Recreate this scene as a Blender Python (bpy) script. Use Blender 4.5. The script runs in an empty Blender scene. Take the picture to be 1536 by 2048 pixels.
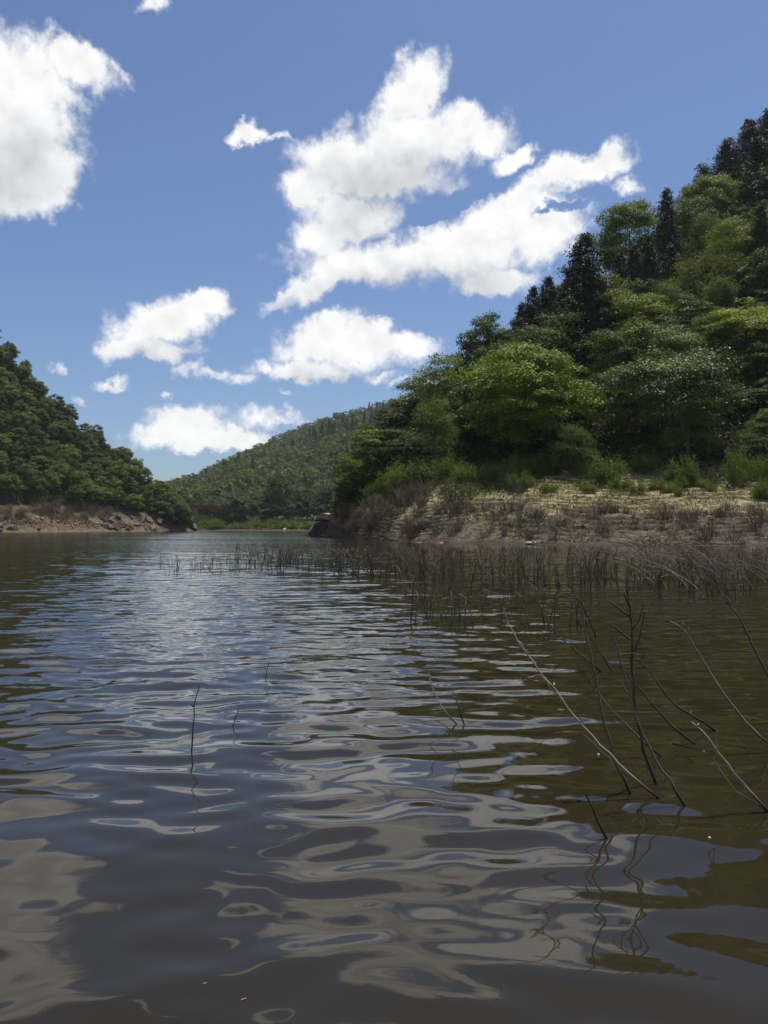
import bpy, math, random
import numpy as np
from mathutils import Vector, Matrix

random.seed(7)
RNG = np.random.default_rng(7)
scene = bpy.context.scene
COL = scene.collection
R = math.radians

# ------------------------------------------------------------------ camera
F, CAMH, HORIZON = 1639.0, 1.2, 1055.0          # focal length in photo pixels, eye height over the water, horizon row
PITCH = math.atan((HORIZON - 1024.0) / F)
cam = bpy.data.cameras.new('camera')
cam.sensor_fit = 'VERTICAL'
cam.sensor_height = 24.0
cam.lens = 24.0 * F / 2048.0
cam.clip_start = 0.05
cam.clip_end = 6000.0
cam_ob = bpy.data.objects.new('camera', cam)
COL.objects.link(cam_ob)
cam_ob.location = (0, 0, CAMH)
cam_ob.rotation_euler = (R(90) + PITCH, 0, 0)
scene.camera = cam_ob

def dirpx(px, py):
    u, v = (px - 768.0) / F, (1024.0 - py) / F
    c, s = math.cos(PITCH), math.sin(PITCH)
    return u, c - v * s, s + v * c
def at(px, py, depth):
    dx, dy, dz = dirpx(px, py)
    k = depth / dy
    return Vector((dx * k, depth, CAMH + dz * k))
def on_water(px, py):
    dx, dy, dz = dirpx(px, py)
    k = -CAMH / dz
    return Vector((dx * k, dy * k, 0.0))
def topx(x, y, z):
    c, s = math.cos(PITCH), math.sin(PITCH)
    zz = z - CAMH
    f = y * c + zz * s
    return 768.0 + F * x / f, 1024.0 - F * (zz * c - y * s) / f
def u_of(px): return (px - 768.0) / F

# ------------------------------------------------------------------ light
SUN_AZ, SUN_EL = R(32), R(72)                    # azimuth clockwise from the view direction (+Y)
SUN_DIR = Vector((math.sin(SUN_AZ) * math.cos(SUN_EL), math.cos(SUN_AZ) * math.cos(SUN_EL), math.sin(SUN_EL)))
sun = bpy.data.lights.new('sun', 'SUN')
sun.energy = 5.0
sun.angle = R(0.53)
sun.color = (1.0, 0.955, 0.88)
sun_ob = bpy.data.objects.new('sun', sun)
COL.objects.link(sun_ob)
sun_ob.location = SUN_DIR * 300
sun_ob.rotation_euler = SUN_DIR.to_track_quat('Z', 'Y').to_euler()

scene.view_settings.view_transform = 'Standard'
scene.view_settings.look = 'None'
scene.view_settings.gamma = 1.0
scene.view_settings.use_curve_mapping = False
scene.view_settings.exposure = 0.35
scene.cycles.use_denoising = True
scene.cycles.max_bounces = 6
scene.cycles.diffuse_bounces = 2
scene.cycles.glossy_bounces = 3
scene.cycles.transmission_bounces = 3
scene.cycles.volume_bounces = 0
scene.cycles.caustics_reflective = False
scene.cycles.caustics_refractive = False
scene.cycles.sample_clamp_indirect = 4.0

# ------------------------------------------------------------------ node helper
class NT:
    def __init__(self, tree):
        self.t = tree; self.t.nodes.clear()
    def n(self, kind, **kw):
        nd = self.t.nodes.new(kind)
        for k, v in kw.items(): setattr(nd, k, v)
        return nd
    def put(self, sock, v):
        if isinstance(v, bpy.types.NodeSocket): self.t.links.new(v, sock)
        elif v is not None: sock.default_value = v
    def math(self, op, a, b=None, c=None, clamp=False):
        nd = self.n('ShaderNodeMath', operation=op, use_clamp=clamp)
        for i, v in enumerate((a, b, c)): self.put(nd.inputs[i], v)
        return nd.outputs[0]
    def vmath(self, op, a, b=None):
        nd = self.n('ShaderNodeVectorMath', operation=op)
        self.put(nd.inputs[0], a)
        if b is not None: self.put(nd.inputs[1], b)
        return nd.outputs['Value'] if op in ('LENGTH', 'DOT_PRODUCT', 'DISTANCE') else nd.outputs[0]
    def scale(self, a, s):
        nd = self.n('ShaderNodeVectorMath', operation='SCALE')
        self.put(nd.inputs[0], a); self.put(nd.inputs['Scale'], s)
        return nd.outputs[0]
    def noise(self, vec, scale, detail=4, rough=0.55, out='Fac', dist=0.0):
        nd = self.n('ShaderNodeTexNoise')
        if vec is not None: self.put(nd.inputs['Vector'], vec)
        self.put(nd.inputs['Scale'], scale); nd.inputs['Detail'].default_value = detail
        nd.inputs['Roughness'].default_value = rough; nd.inputs['Distortion'].default_value = dist
        return nd.outputs[out]
    def mapr(self, v, a, b, c=0.0, d=1.0, smooth=False):
        nd = self.n('ShaderNodeMapRange', interpolation_type='SMOOTHSTEP' if smooth else 'LINEAR')
        for i, x in enumerate((v, a, b, c, d)): self.put(nd.inputs[i], x)
        return nd.outputs[0]
    def mix(self, f, a, b, blend='MIX'):
        nd = self.n('ShaderNodeMix', data_type='RGBA', blend_type=blend)
        self.put(nd.inputs[0], f); self.put(nd.inputs[6], a); self.put(nd.inputs[7], b)
        return nd.outputs[2]
    def mapping(self, vec, loc=(0, 0, 0), rot=(0, 0, 0), sc=(1, 1, 1), kind='POINT'):
        nd = self.n('ShaderNodeMapping', vector_type=kind)
        self.put(nd.inputs[0], vec)
        nd.inputs['Location'].default_value = loc; nd.inputs['Rotation'].default_value = rot; nd.inputs['Scale'].default_value = sc
        return nd.outputs[0]
    def ramp(self, f, stops):
        nd = self.n('ShaderNodeValToRGB')
        el = nd.color_ramp.elements
        while len(el) < len(stops): el.new(0.5)
        for e, (p, c) in zip(el, stops): e.position = p; e.color = c + (1,) if len(c) == 3 else c
        self.put(nd.inputs[0], f)
        return nd.outputs[0]
def rgb(r, g, b): return (r, g, b, 1.0)

# ------------------------------------------------------------------ sky with fair-weather clouds
world = bpy.data.worlds.new('World')
scene.world = world
world.use_nodes = True
w = NT(world.node_tree)
sky = w.n('ShaderNodeTexSky', sky_type='NISHITA')
sky.sun_disc = False
sky.sun_elevation = SUN_EL
sky.sun_rotation = SUN_AZ
sky.altitude = 100
sky.air_density = 1.0
sky.dust_density = 1.0
sky.ozone_density = 2.0
tc = w.n('ShaderNodeTexCoord').outputs['Generated']
sep = w.n('ShaderNodeSeparateXYZ'); w.put(sep.inputs[0], tc)
az = w.math('ARCTAN2', sep.outputs[0], sep.outputs[1])
el = w.math('ARCSINE', sep.outputs[2])
comb = w.n('ShaderNodeCombineXYZ'); w.put(comb.inputs[0], az); w.put(comb.inputs[1], el)
P = comb.outputs[0]
def azel(px, py):
    v = Vector(dirpx(px, py)).normalized()
    return math.atan2(v.x, v.y), math.asin(v.z)
# (column, row, half width, half height, tilt in degrees) of each billow as seen from the boat
BILLOWS = [
 (20,150,150,105,0),(30,260,135,120,0),(20,360,120,75,0),(150,125,95,48,-15),(85,330,85,85,0),(70,395,85,42,0),(-140,220,220,170,0),
 (498,257,40,24,5),
 
 (838,165,52,100,-24),(800,215,58,55,0),(820,290,150,82,5),(690,330,115,70,0),(955,255,92,58,-15),(615,375,62,48,0),(760,360,160,52,0),
 (700,430,110,46,0),(640,465,62,45,0),(740,520,170,58,0),(940,495,190,66,5),(1085,455,85,78,0),(650,560,95,34,25),(985,560,95,32,0),
 (1120,345,105,36,18),(1195,318,66,40,15),(1035,312,52,24,15),(1000,425,130,46,22),
 (325,645,108,52,12),(255,690,66,34,20),(405,608,58,34,10),(320,700,90,28,0),
 (690,700,165,48,0),(640,665,85,36,10),(790,690,92,34,0),(610,745,110,27,0),(735,668,60,28,0),
 
 (375,850,100,40,0),(330,872,72,30,0),(450,876,120,27,0),(400,880,140,24,0),
 
]
WISPS = [(548,264,52,13,-5),(308,12,46,20,20),(228,138,36,20,-35),(1010,268,46,22,0),(575,588,52,16,35),(1245,358,42,22,-10),(385,740,34,20,20),(430,752,44,17,0),(480,762,50,17,0),(760,752,50,12,0),(800,765,42,10,20),(525,838,64,24,0),(122,735,26,18,0),(168,792,26,14,-30),(232,775,44,11,0),(335,792,16,9,0),(555,790,20,7,0),(860,685,30,24,0),(400,835,90,22,5),(560,842,60,14,-5),(860,100,40,40,-20),(1180,300,50,22,20),(1260,370,40,22,-15),(60,420,60,26,10),(560,600,50,14,30)]
MASSES = [(0,240,190,170,0),(790,300,230,110,5),(850,500,320,80,5),(325,655,125,62,12),(700,705,190,55,0),(410,865,150,42,0)]
GAPS = [(925,402,105,20,24),(860,440,66,13,10),(1120,415,60,14,5)]
warp1 = w.vmath('SUBTRACT', w.noise(P, 9.0, 3, 0.5, 'Color'), (0.5, 0.5, 0.5))
warp2 = w.vmath('SUBTRACT', w.noise(P, 34.0, 5, 0.62, 'Color'), (0.5, 0.5, 0.5))
PW = w.vmath('ADD', P, w.vmath('ADD', w.scale(warp1, 0.036), w.scale(warp2, 0.042)))
def nearest(lst, vec, sm):
    out = None
    for (cx, cy, rx, ry, tilt) in lst:                # each billow an ellipse in azimuth and elevation
        a0, e0 = azel(cx, cy)
        a1, _ = azel(cx + rx, cy); _, e1 = azel(cx, cy - ry)
        m = w.mapping(vec, (a0, e0, 0), (0, 0, R(tilt)), (abs(a1 - a0), abs(e1 - e0), 1.0), 'TEXTURE')
        d = w.vmath('LENGTH', m)
        out = d if out is None else w.math('SMOOTH_MIN', out, d, sm)
    return out
inside = w.math('SUBTRACT', 1.16, nearest(BILLOWS, PW, 0.22))
thin = w.math('SUBTRACT', 1.2, nearest(WISPS, PW, 0.15))
thin = w.math('SUBTRACT', w.math('MULTIPLY', w.math('MINIMUM', thin, 0.9), 0.55), 0.10)
inside = w.math('MAXIMUM', inside, thin)
gap = w.math('SUBTRACT', 1.0, nearest(GAPS, PW, 0.1))
inside = w.math('SUBTRACT', inside, w.math('MULTIPLY', w.math('MAXIMUM', gap, 0.0), 1.1))
# the same kind of scattered cumulus all round the rest of the sky
sepP = w.n('ShaderNodeSeparateXYZ'); w.put(sepP.inputs[0], P)
cover = w.mapr(w.noise(w.mapping(tc, (3.1, 1.7, 0.4), (0, 0, 0), (1.0, 1.0, 1.7)), 2.3, 2, 0.45), 0.50, 0.66, -0.6, 0.9)
win = w.math('MULTIPLY', w.mapr(w.math('ABSOLUTE', sepP.outputs[0]), 0.50, 0.62), 1.0)
win = w.math('MAXIMUM', win, w.mapr(sepP.outputs[1], 0.60, 0.72))
elsewhere = w.math('SUBTRACT', w.math('MULTIPLY', w.math('ADD', cover, 1.0), win), 1.0)
inside = w.math('MAXIMUM', inside, elsewhere)
fine = w.noise(P, 26.0, 8, 0.60)
finer = w.noise(w.mapping(P, (1, 2, 0), (0, 0, 0.5), (1.0, 0.8, 1)), 75.0, 5, 0.6)
dens = w.math('ADD', inside, w.math('ADD', w.math('MULTIPLY', w.math('SUBTRACT', fine, 0.5), 1.0), w.math('MULTIPLY', w.math('SUBTRACT', finer, 0.5), 0.50)))
mask = w.math('POWER', w.mapr(dens, -0.04, 0.62, 0, 1, True), 1.25)
mask = w.math('MULTIPLY', mask, w.mapr(sepP.outputs[1], 0.01, 0.10, 0.55, 1.0))
above = w.math('SUBTRACT', 1.16, nearest(MASSES, w.vmath('ADD', PW, (0.010, 0.045, 0)), 0.25))
# thick middles and bases are greyer, relief towards the sun
fine_up = w.noise(w.vmath('ADD', P, (0.004, 0.016, 0)), 26.0, 4, 0.5)
relief = w.math('SUBTRACT', w.noise(P, 26.0, 4, 0.5), fine_up)
thick = w.mapr(w.math('ADD', above, w.math('MULTIPLY', w.math('SUBTRACT', w.noise(P, 12.0, 3, 0.5), 0.5), 1.3)), 0.05, 0.95, 0, 1, True)
light = w.math('SUBTRACT', w.math('ADD', 0.98, w.math('MULTIPLY', relief, 0.40)), w.math('MULTIPLY', thick, 0.29))
CLOUD = 9.3
ccol = w.mix(thick, rgb(1.0, 1.0, 1.0), rgb(0.955, 0.975, 1.0))
cloud = w.scale(ccol, w.math('MULTIPLY', light, CLOUD))
tint = w.mix(1.0, sky.outputs[0], rgb(0.68, 0.79, 0.95), 'MULTIPLY')
mixed = w.mix(mask, tint, cloud)
bg = w.n('ShaderNodeBackground')
w.put(bg.inputs[0], mixed); bg.inputs[1].default_value = 0.084
wo = w.n('ShaderNodeOutputWorld'); w.put(wo.inputs[0], bg.outputs[0])
world.cycles.sampling_method = 'MANUAL'
world.cycles.sample_map_resolution = 512

# ------------------------------------------------------------------ materials
def new_mat(name):
    m = bpy.data.materials.new(name); m.use_nodes = True
    return m, NT(m.node_tree)
def finish(nt, shader):
    o = nt.n('ShaderNodeOutputMaterial'); nt.put(o.inputs[0], shader)
def principled(nt, col, rough=0.8, spec=0.3, normal=None, ior=1.45):
    p = nt.n('ShaderNodeBsdfPrincipled')
    nt.put(p.inputs['Base Color'], col); nt.put(p.inputs['Roughness'], rough)
    p.inputs['Specular IOR Level'].default_value = spec; p.inputs['IOR'].default_value = ior
    if normal is not None: nt.put(p.inputs['Normal'], normal)
    return p.outputs[0]
def bump(nt, h, strength, dist):
    b = nt.n('ShaderNodeBump'); nt.put(b.inputs['Height'], h)
    b.inputs['Strength'].default_value = strength; b.inputs['Distance'].default_value = dist
    return b.outputs[0]

def leaf_mat(name, dark, mid, bright, transl=0.30, rough=0.6, spec=0.10, obj_var=0.5):
    m, t = new_mat(name)
    at_ = t.n('ShaderNodeAttribute', attribute_name='tint').outputs['Fac']
    oi = t.n('ShaderNodeObjectInfo').outputs['Random']
    f = t.math('ADD', at_, t.math('MULTIPLY', t.math('SUBTRACT', oi, 0.5), obj_var), clamp=True)
    c = t.ramp(f, [(0.0, dark), (0.5, mid), (1.0, bright)])
    p = principled(t, c, rough, spec)
    tr = t.n('ShaderNodeBsdfTranslucent')
    t.put(tr.inputs[0], t.mix(1.0, c, rgb(1.25, 1.2, 0.45), 'MULTIPLY'))
    mx = t.n('ShaderNodeMixShader'); mx.inputs[0].default_value = transl
    t.put(mx.inputs[1], p); t.put(mx.inputs[2], tr.outputs[0])
    finish(t, mx.outputs[0]); return m
M = {}
M['leaf_dome']   = leaf_mat('leaf_fresh_green', (.040,.070,.008), (.118,.180,.016), (.200,.265,.032), .32, .55, .15)
M['leaf_gloss']  = leaf_mat('leaf_glossy_green', (.032,.050,.009), (.088,.120,.022), (.170,.205,.055), .28, .5, .2)
M['leaf_layer']  = leaf_mat('leaf_maple_green', (.032,.050,.006), (.095,.130,.012), (.185,.228,.024), .34, .55, .15)
M['leaf_pale']   = leaf_mat('leaf_willow_green', (.050,.085,.022), (.075,.120,.032), (.105,.150,.045), .38)
M['leaf_yellow'] = leaf_mat('leaf_yellow_green', (.070,.105,.012), (.150,.195,.018), (.220,.265,.028), .36, .55, .15)
M['leaf_round']  = leaf_mat('leaf_oak_green', (.016,.029,.005), (.044,.070,.010), (.105,.142,.022), .28, .55, .15)
M['leaf_cedar']  = leaf_mat('leaf_cedar', (.010,.018,.005), (.021,.034,.009), (.046,.062,.016), .14, .6, .2, .3)
M['leaf_bamboo'] = leaf_mat('leaf_bamboo', (.070,.095,.030), (.100,.125,.045), (.130,.150,.060), .40)
M['leaf_left']   = leaf_mat('leaf_slope_green', (.024,.040,.006), (.072,.102,.012), (.150,.186,.024), .32, .55, .15, .7)
M['leaf_far']    = leaf_mat('leaf_far_green', (.024,.042,.014), (.052,.076,.022), (.098,.124,.034), .30, .6, .1, .5)
M['leaf_shrub']  = leaf_mat('leaf_shrub_green', (.060,.095,.020), (.090,.135,.028), (.125,.165,.042), .36)
M['grass']       = leaf_mat('grass_blades', (.075,.100,.024), (.110,.140,.032), (.150,.170,.050), .30)
M['far_grass']   = leaf_mat('far_meadow_grass', (.035,.055,.014), (.065,.090,.022), (.100,.120,.034), .28)
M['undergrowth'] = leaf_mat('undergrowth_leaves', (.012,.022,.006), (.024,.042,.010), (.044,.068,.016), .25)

M['dry_grass'] = leaf_mat('dry_stalks', (.070,.050,.034), (.150,.110,.070), (.270,.210,.130), .15, .8, .1)
def bark_mat(name, a, b, scale=14.0, rough=0.85):
    m, t = new_mat(name)
    geo = t.n('ShaderNodeTexCoord').outputs['Object']
    oi = t.n('ShaderNodeObjectInfo').outputs['Random']
    f = t.noise(t.mapping(geo, (0, 0, 0), (0, 0, 0), (1, 1, 0.25)), scale, 5, 0.65)
    f = t.math('ADD', f, t.math('MULTIPLY', t.math('SUBTRACT', oi, 0.5), 0.35), clamp=True)
    c = t.ramp(f, [(0.25, a), (0.75, b)])
    finish(t, principled(t, c, rough, 0.25, bump(t, f, 0.6, 0.01))); return m
def twig_mat(name, a, b, scale, rough):
    m, t = new_mat(name)
    geo = t.n('ShaderNodeTexCoord').outputs['Object']
    z = t.n('ShaderNodeSeparateXYZ'); t.put(z.inputs[0], t.n('ShaderNodeNewGeometry').outputs['Position'])
    oi = t.n('ShaderNodeObjectInfo').outputs['Random']
    f = t.noise(geo, scale, 5, 0.65); lo = t.noise(geo, 5.0, 3, 0.5)
    f = t.math('ADD', t.math('MULTIPLY', t.math('ADD', f, lo), 0.5), t.math('MULTIPLY', t.math('SUBTRACT', oi, 0.5), 0.4), clamp=True)
    c = t.ramp(f, [(0.30, a), (0.66, b)])
    wet = t.mapr(t.math('ADD', z.outputs[2], t.math('MULTIPLY', lo, 0.08)), 0.05, 0.16, 0, 1, True)   # soaked wood just above the water
    c = t.mix(wet, rgb(.022, .017, .012), c)
    finish(t, principled(t, c, t.mapr(wet, 0, 1, 0.25, rough), 0.3, bump(t, f, 0.7, 0.004))); return m
M['bark'] = bark_mat('tree_bark', (.060,.048,.036), (.140,.115,.090))
M['twig'] = twig_mat('drowned_twig', (.042,.032,.022), (.125,.098,.068), 30.0, 0.55)
M['twig_pale'] = twig_mat('weathered_sunlit_twig', (.150,.128,.092), (.360,.320,.250), 30.0, 0.6)  # weathered wood, paler still with its sunlit upper sides put into the colour
M['brush'] = bark_mat('dead_brush', (.085,.067,.045), (.195,.158,.110), 10.0, 0.9)
M['driftwood'] = bark_mat('driftwood', (.120,.090,.060), (.300,.240,.180), 9.0)

def rock_mat(name, stops, scale):
    m, t = new_mat(name)
    p = t.n('ShaderNodeTexCoord').outputs['Object']
    n1 = t.noise(p, scale, 8, 0.65); n2 = t.noise(p, scale * 5, 6, 0.7)
    f = t.math('ADD', t.math('MULTIPLY', n1, 0.7), t.math('MULTIPLY', n2, 0.3))
    finish(t, principled(t, t.ramp(f, stops), 0.85, 0.25, bump(t, f, 0.9, 0.15))); return m
M['rock'] = rock_mat('shore_rock', [(0.3, (.050,.040,.030)), (0.5, (.130,.104,.074)), (0.72, (.270,.220,.160))], 0.8)
M['rock_dark'] = rock_mat('dark_rock', [(0.3, (.040,.032,.026)), (0.55, (.090,.070,.055)), (0.75, (.190,.150,.115))], 0.8)
M['rock_pale'] = rock_mat('pale_rock', [(0.3, (.220,.175,.125)), (0.5, (.370,.300,.215)), (0.72, (.480,.400,.300))], 0.9)
M['stone_white'] = rock_mat('white_stone', [(0.3, (.38,.36,.33)), (0.6, (.55,.53,.49)), (0.8, (.66,.64,.60))], 1.2)
M['concrete'] = rock_mat('pier_concrete', [(0.3, (.22,.215,.20)), (0.6, (.32,.31,.29)), (0.8, (.40,.39,.37))], 0.5)

def flat_mat(name, c, rough=0.5, spec=0.4):
    m, t = new_mat(name)
    p = t.n('ShaderNodeTexCoord').outputs['Object']
    f = t.noise(p, 3.0, 6, 0.6)
    cc = t.mix(t.mapr(f, 0.3, 0.7, 0, 1), rgb(*[x * 0.8 for x in c]), rgb(*[min(1, x * 1.15) for x in c]))
    finish(t, principled(t, cc, rough, spec)); return m
M['red_steel'] = flat_mat('red_girder_paint', (.42, .045, .045))
M['grey_steel'] = flat_mat('grey_steel', (.20, .20, .21))
M['asphalt'] = flat_mat('bridge_deck_edge', (.13, .13, .13), 0.9)
M['foam'] = flat_mat('white_foam', (.78, .80, .80))
M['plastic_green'] = flat_mat('pale_green_plastic', (.45, .62, .52))
M['leaf_yellow_dead'] = flat_mat('fallen_leaf', (.22, .21, .07), 0.7)

def bank_mat():
    m, t = new_mat('bank_soil')
    pos = t.n('ShaderNodeNewGeometry').outputs['Position']
    sp = t.n('ShaderNodeSeparateXYZ'); t.put(sp.inputs[0], pos)
    x, y, z = sp.outputs
    n1 = t.noise(pos, 0.35, 6, 0.6); n2 = t.noise(pos, 2.2, 8, 0.65); n3 = t.noise(t.mapping(pos, (0,0,0), (0,0,0), (0.5, 0.5, 6.0)), 1.1, 5, 0.6)
    zz = t.math('ADD', z, t.math('MULTIPLY', t.math('SUBTRACT', n1, 0.5), 2.4))
    tan = t.ramp(t.math('ADD', t.math('MULTIPLY', n2, 0.6), t.math('MULTIPLY', n3, 0.4)), [(0.30, (.070,.054,.028)), (0.47, (.200,.162,.088)), (0.64, (.360,.300,.180))])
    brown = t.ramp(n2, [(0.3, (.032,.026,.017)), (0.52, (.074,.060,.040)), (0.72, (.160,.132,.090))])
    c = t.mix(t.mapr(zz, 1.3, 3.2, 0, 1, True), brown, tan)
    wet = t.mapr(t.math('ADD', z, t.math('MULTIPLY', n2, 0.2)), 0.12, 0.40, 0, 1, True)
    c = t.mix(wet, rgb(.040, .030, .022), c)
    moss = t.math('MULTIPLY', t.mapr(n1, 0.50, 0.62, 0, 1, True), t.mapr(t.noise(pos, 1.3, 5, 0.6), 0.42, 0.60, 0, 1, True))
    moss = t.math('MULTIPLY', moss, t.mapr(zz, 1.6, 2.6, 0, 0.85))
    c = t.mix(moss, c, rgb(.100, .112, .034))
    litter = t.ramp(n2, [(0.3, (.030,.028,.014)), (0.7, (.085,.070,.038))])
    c = t.mix(t.mapr(zz, 6.2, 8.2, 0, 1, True), c, litter)
    finish(t, principled(t, c, 0.92, 0.15, bump(t, t.math('ADD', n2, t.math('MULTIPLY', n3, 0.5)), 0.7, 0.12))); return m
M['bank'] = bank_mat()
def slope_mat(name, low, mid, z0, z1, litter):
    m, t = new_mat(name)
    pos = t.n('ShaderNodeNewGeometry').outputs['Position']
    sp = t.n('ShaderNodeSeparateXYZ'); t.put(sp.inputs[0], pos)
    n1 = t.noise(pos, 0.12, 5, 0.6); n2 = t.noise(pos, 0.8, 8, 0.68)
    z = t.math('ADD', sp.outputs[2], t.math('MULTIPLY', t.math('SUBTRACT', n1, 0.5), z1))
    a = t.ramp(n2, [(0.3, tuple(v * .55 for v in low)), (0.55, low), (0.75, tuple(min(1, v * 1.5) for v in low))])
    b = t.ramp(n2, [(0.3, tuple(v * .6 for v in mid)), (0.7, tuple(v * 1.3 for v in mid))])
    c = t.mix(t.mapr(z, z0, z1, 0, 1, True), a, b)
    c = t.mix(t.mapr(z, z1 * 1.5, z1 * 2.2, 0, 1, True), c, rgb(*litter))
    finish(t, principled(t, c, 0.95, 0.1, bump(t, n2, 0.8, 0.5))); return m
M['left_bank'] = slope_mat('left_bank_soil', (.110,.086,.056), (.080,.076,.032), 2.5, 5.5, (.036,.046,.016))
M['far_bank'] = slope_mat('far_bank_soil', (.075,.060,.040), (.060,.085,.026), 0.4, 0.9, (.040,.065,.022))

def water_mat():
    m, t = new_mat('lake_water')
    geo = t.n('ShaderNodeNewGeometry')
    pos = geo.outputs['Position']
    sp = t.n('ShaderNodeSeparateXYZ'); t.put(sp.inputs[0], pos)
    # wind ruffles: fine random slopes, stronger out on the open reach and in gust streaks
    a = t.vmath('SUBTRACT', t.noise(t.mapping(pos, (0,0,0), (0,0,0.12), (3.0, 9.0, 1)), 1.0, 2, 0.5, 'Color'), (0.5, 0.5, 0.5))
    b = t.vmath('SUBTRACT', t.noise(t.mapping(pos, (7,3,0), (0,0,-0.2), (9.0, 24.0, 1)), 1.0, 2, 0.5, 'Color'), (0.5, 0.5, 0.5))
    gust = t.noise(t.mapping(pos, (0,0,0), (0,0,0.1), (0.06, 0.16, 1)), 1.0, 4, 0.6)
    gust2 = t.noise(t.mapping(pos, (5,0,0), (0,0,0.0), (0.010, 0.060, 1)), 1.0, 3, 0.55)
    open_ = t.mapr(sp.outputs[1], 2.6, 9.0, 0.06, 1.0, True)
    g = t.math('MULTIPLY', t.mapr(t.math('ADD', t.math('MULTIPLY', gust, 0.5), t.math('MULTIPLY', gust2, 0.5)), 0.36, 0.62, 0.30, 1.0), open_)
    # the inlet in the lee of the wooded bank lies calmer
    lee = t.mapr(t.math('SUBTRACT', sp.outputs[0], t.math('MULTIPLY', sp.outputs[1], 0.10)), 0.0, 6.0, 1.0, 0.35, True)
    g = t.math('MULTIPLY', t.math('MULTIPLY', g, lee), t.mapr(sp.outputs[1], 25.0, 80.0, 1.0, 2.2))
    v = t.vmath('ADD', t.scale(a, t.math('MULTIPLY', g, 0.30)), t.scale(b, t.math('MULTIPLY', g, 0.22)))
    # wavelets lean with the breeze: their steep faces look back down the reach
    vs = t.n('ShaderNodeSeparateXYZ'); t.put(vs.inputs[0], v)
    lean = t.mapr(sp.outputs[1], 8.0, 40.0, 0.0, 0.75)
    vy = t.math('SUBTRACT', t.math('MULTIPLY', vs.outputs[1], t.math('SUBTRACT', 1.0, lean)), t.math('MULTIPLY', t.math('ABSOLUTE', vs.outputs[1]), lean))
    vc = t.n('ShaderNodeCombineXYZ'); t.put(vc.inputs[0], t.math('MULTIPLY', vs.outputs[0], 0.7)); t.put(vc.inputs[1], vy)
    v = vc.outputs[0]
    nrm = t.vmath('NORMALIZE', t.vmath('ADD', geo.outputs['Normal'], v))
    murk = t.noise(pos, 0.5, 3, 0.5)
    c = t.mix(murk, rgb(.0150, .0120, .0058), rgb(.0200, .0160, .0076))
    finish(t, principled(t, c, 0.025, 0.5, nrm, 1.333)); return m
M['water'] = water_mat()

# ------------------------------------------------------------------ mesh helpers
def tag(o, label=None, cat=None, group=None, kind=None):
    if label: o['label'] = label
    if cat: o['category'] = cat
    if group: o['group'] = group
    if kind: o['kind'] = kind
    return o
def make_mesh(name, v, f, mat, smooth=False, tint=None):
    v = np.asarray(v, dtype=np.float32); f = np.asarray(f, dtype=np.int32)
    me = bpy.data.meshes.new(name)
    k = f.shape[1]
    me.vertices.add(len(v)); me.vertices.foreach_set('co', v.ravel())
    me.loops.add(f.size); me.loops.foreach_set('vertex_index', f.ravel())
    me.polygons.add(len(f)); me.polygons.foreach_set('loop_start', np.arange(0, f.size, k, dtype=np.int32))
    me.polygons.foreach_set('use_smooth', np.full(len(f), smooth, dtype=bool))
    me.update(calc_edges=True)
    if tint is not None:
        a = me.attributes.new('tint', 'FLOAT', 'FACE'); a.data.foreach_set('value', np.asarray(tint, dtype=np.float32))
    me.materials.append(mat)
    return me
def link(name, me, parent=None, loc=None, rot=None, sc=None):
    o = bpy.data.objects.new(name, me); COL.objects.link(o)
    if parent is not None: o.parent = parent
    if loc is not None: o.location = loc
    if rot is not None: o.rotation_euler = rot
    if sc is not None: o.scale = sc
    return o
class Geo:
    """collects quads (triangles become degenerate-free by repeating nothing: only quads are used)"""
    def __init__(self): self.v = []; self.f = []; self.t = []; self.n = 0
    def add(self, v, f, t=None):
        v = np.asarray(v, dtype=float); f = np.asarray(f, dtype=int)
        self.v.append(v); self.f.append(f + self.n); self.n += len(v)
        self.t.append(np.full(len(f), 0.5) if t is None else np.asarray(t))
    def mesh(self, name, mat, smooth=False):
        return make_mesh(name, np.vstack(self.v), np.vstack(self.f), mat, smooth, np.concatenate(self.t))
def tube(pts, rad, sides=5):
    pts = np.asarray(pts, dtype=float); n = len(pts)
    rad = np.asarray(rad, dtype=float)
    tg = np.gradient(pts, axis=0); tg /= np.linalg.norm(tg, axis=1)[:, None] + 1e-9
    ref = np.array([0.0, 1.0, 0.15]) if abs(tg[0][1]) < 0.85 else np.array([1.0, 0, 0.1])
    a = np.cross(tg, ref); a /= np.linalg.norm(a, axis=1)[:, None] + 1e-9
    b = np.cross(tg, a)
    th = np.linspace(0, 2 * np.pi, sides, endpoint=False)
    ring = (np.cos(th)[None, :, None] * a[:, None, :] + np.sin(th)[None, :, None] * b[:, None, :]) * rad[:, None, None] + pts[:, None, :]
    v = ring.reshape(-1, 3); f = []
    for i in range(n - 1):
        for j in range(sides):
            k = (j + 1) % sides
            f.append((i * sides + j, i * sides + k, (i + 1) * sides + k, (i + 1) * sides + j))
    return v, np.array(f)
def box(cx, cy, cz, sx, sy, sz):
    v = np.array([(x, y, z) for z in (-.5, .5) for y in (-.5, .5) for x in (-.5, .5)]) * (sx, sy, sz) + (cx, cy, cz)
    f = np.array([(0,2,3,1),(4,5,7,6),(0,1,5,4),(2,6,7,3),(0,4,6,2),(1,3,7,5)])
    return v, f
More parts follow.
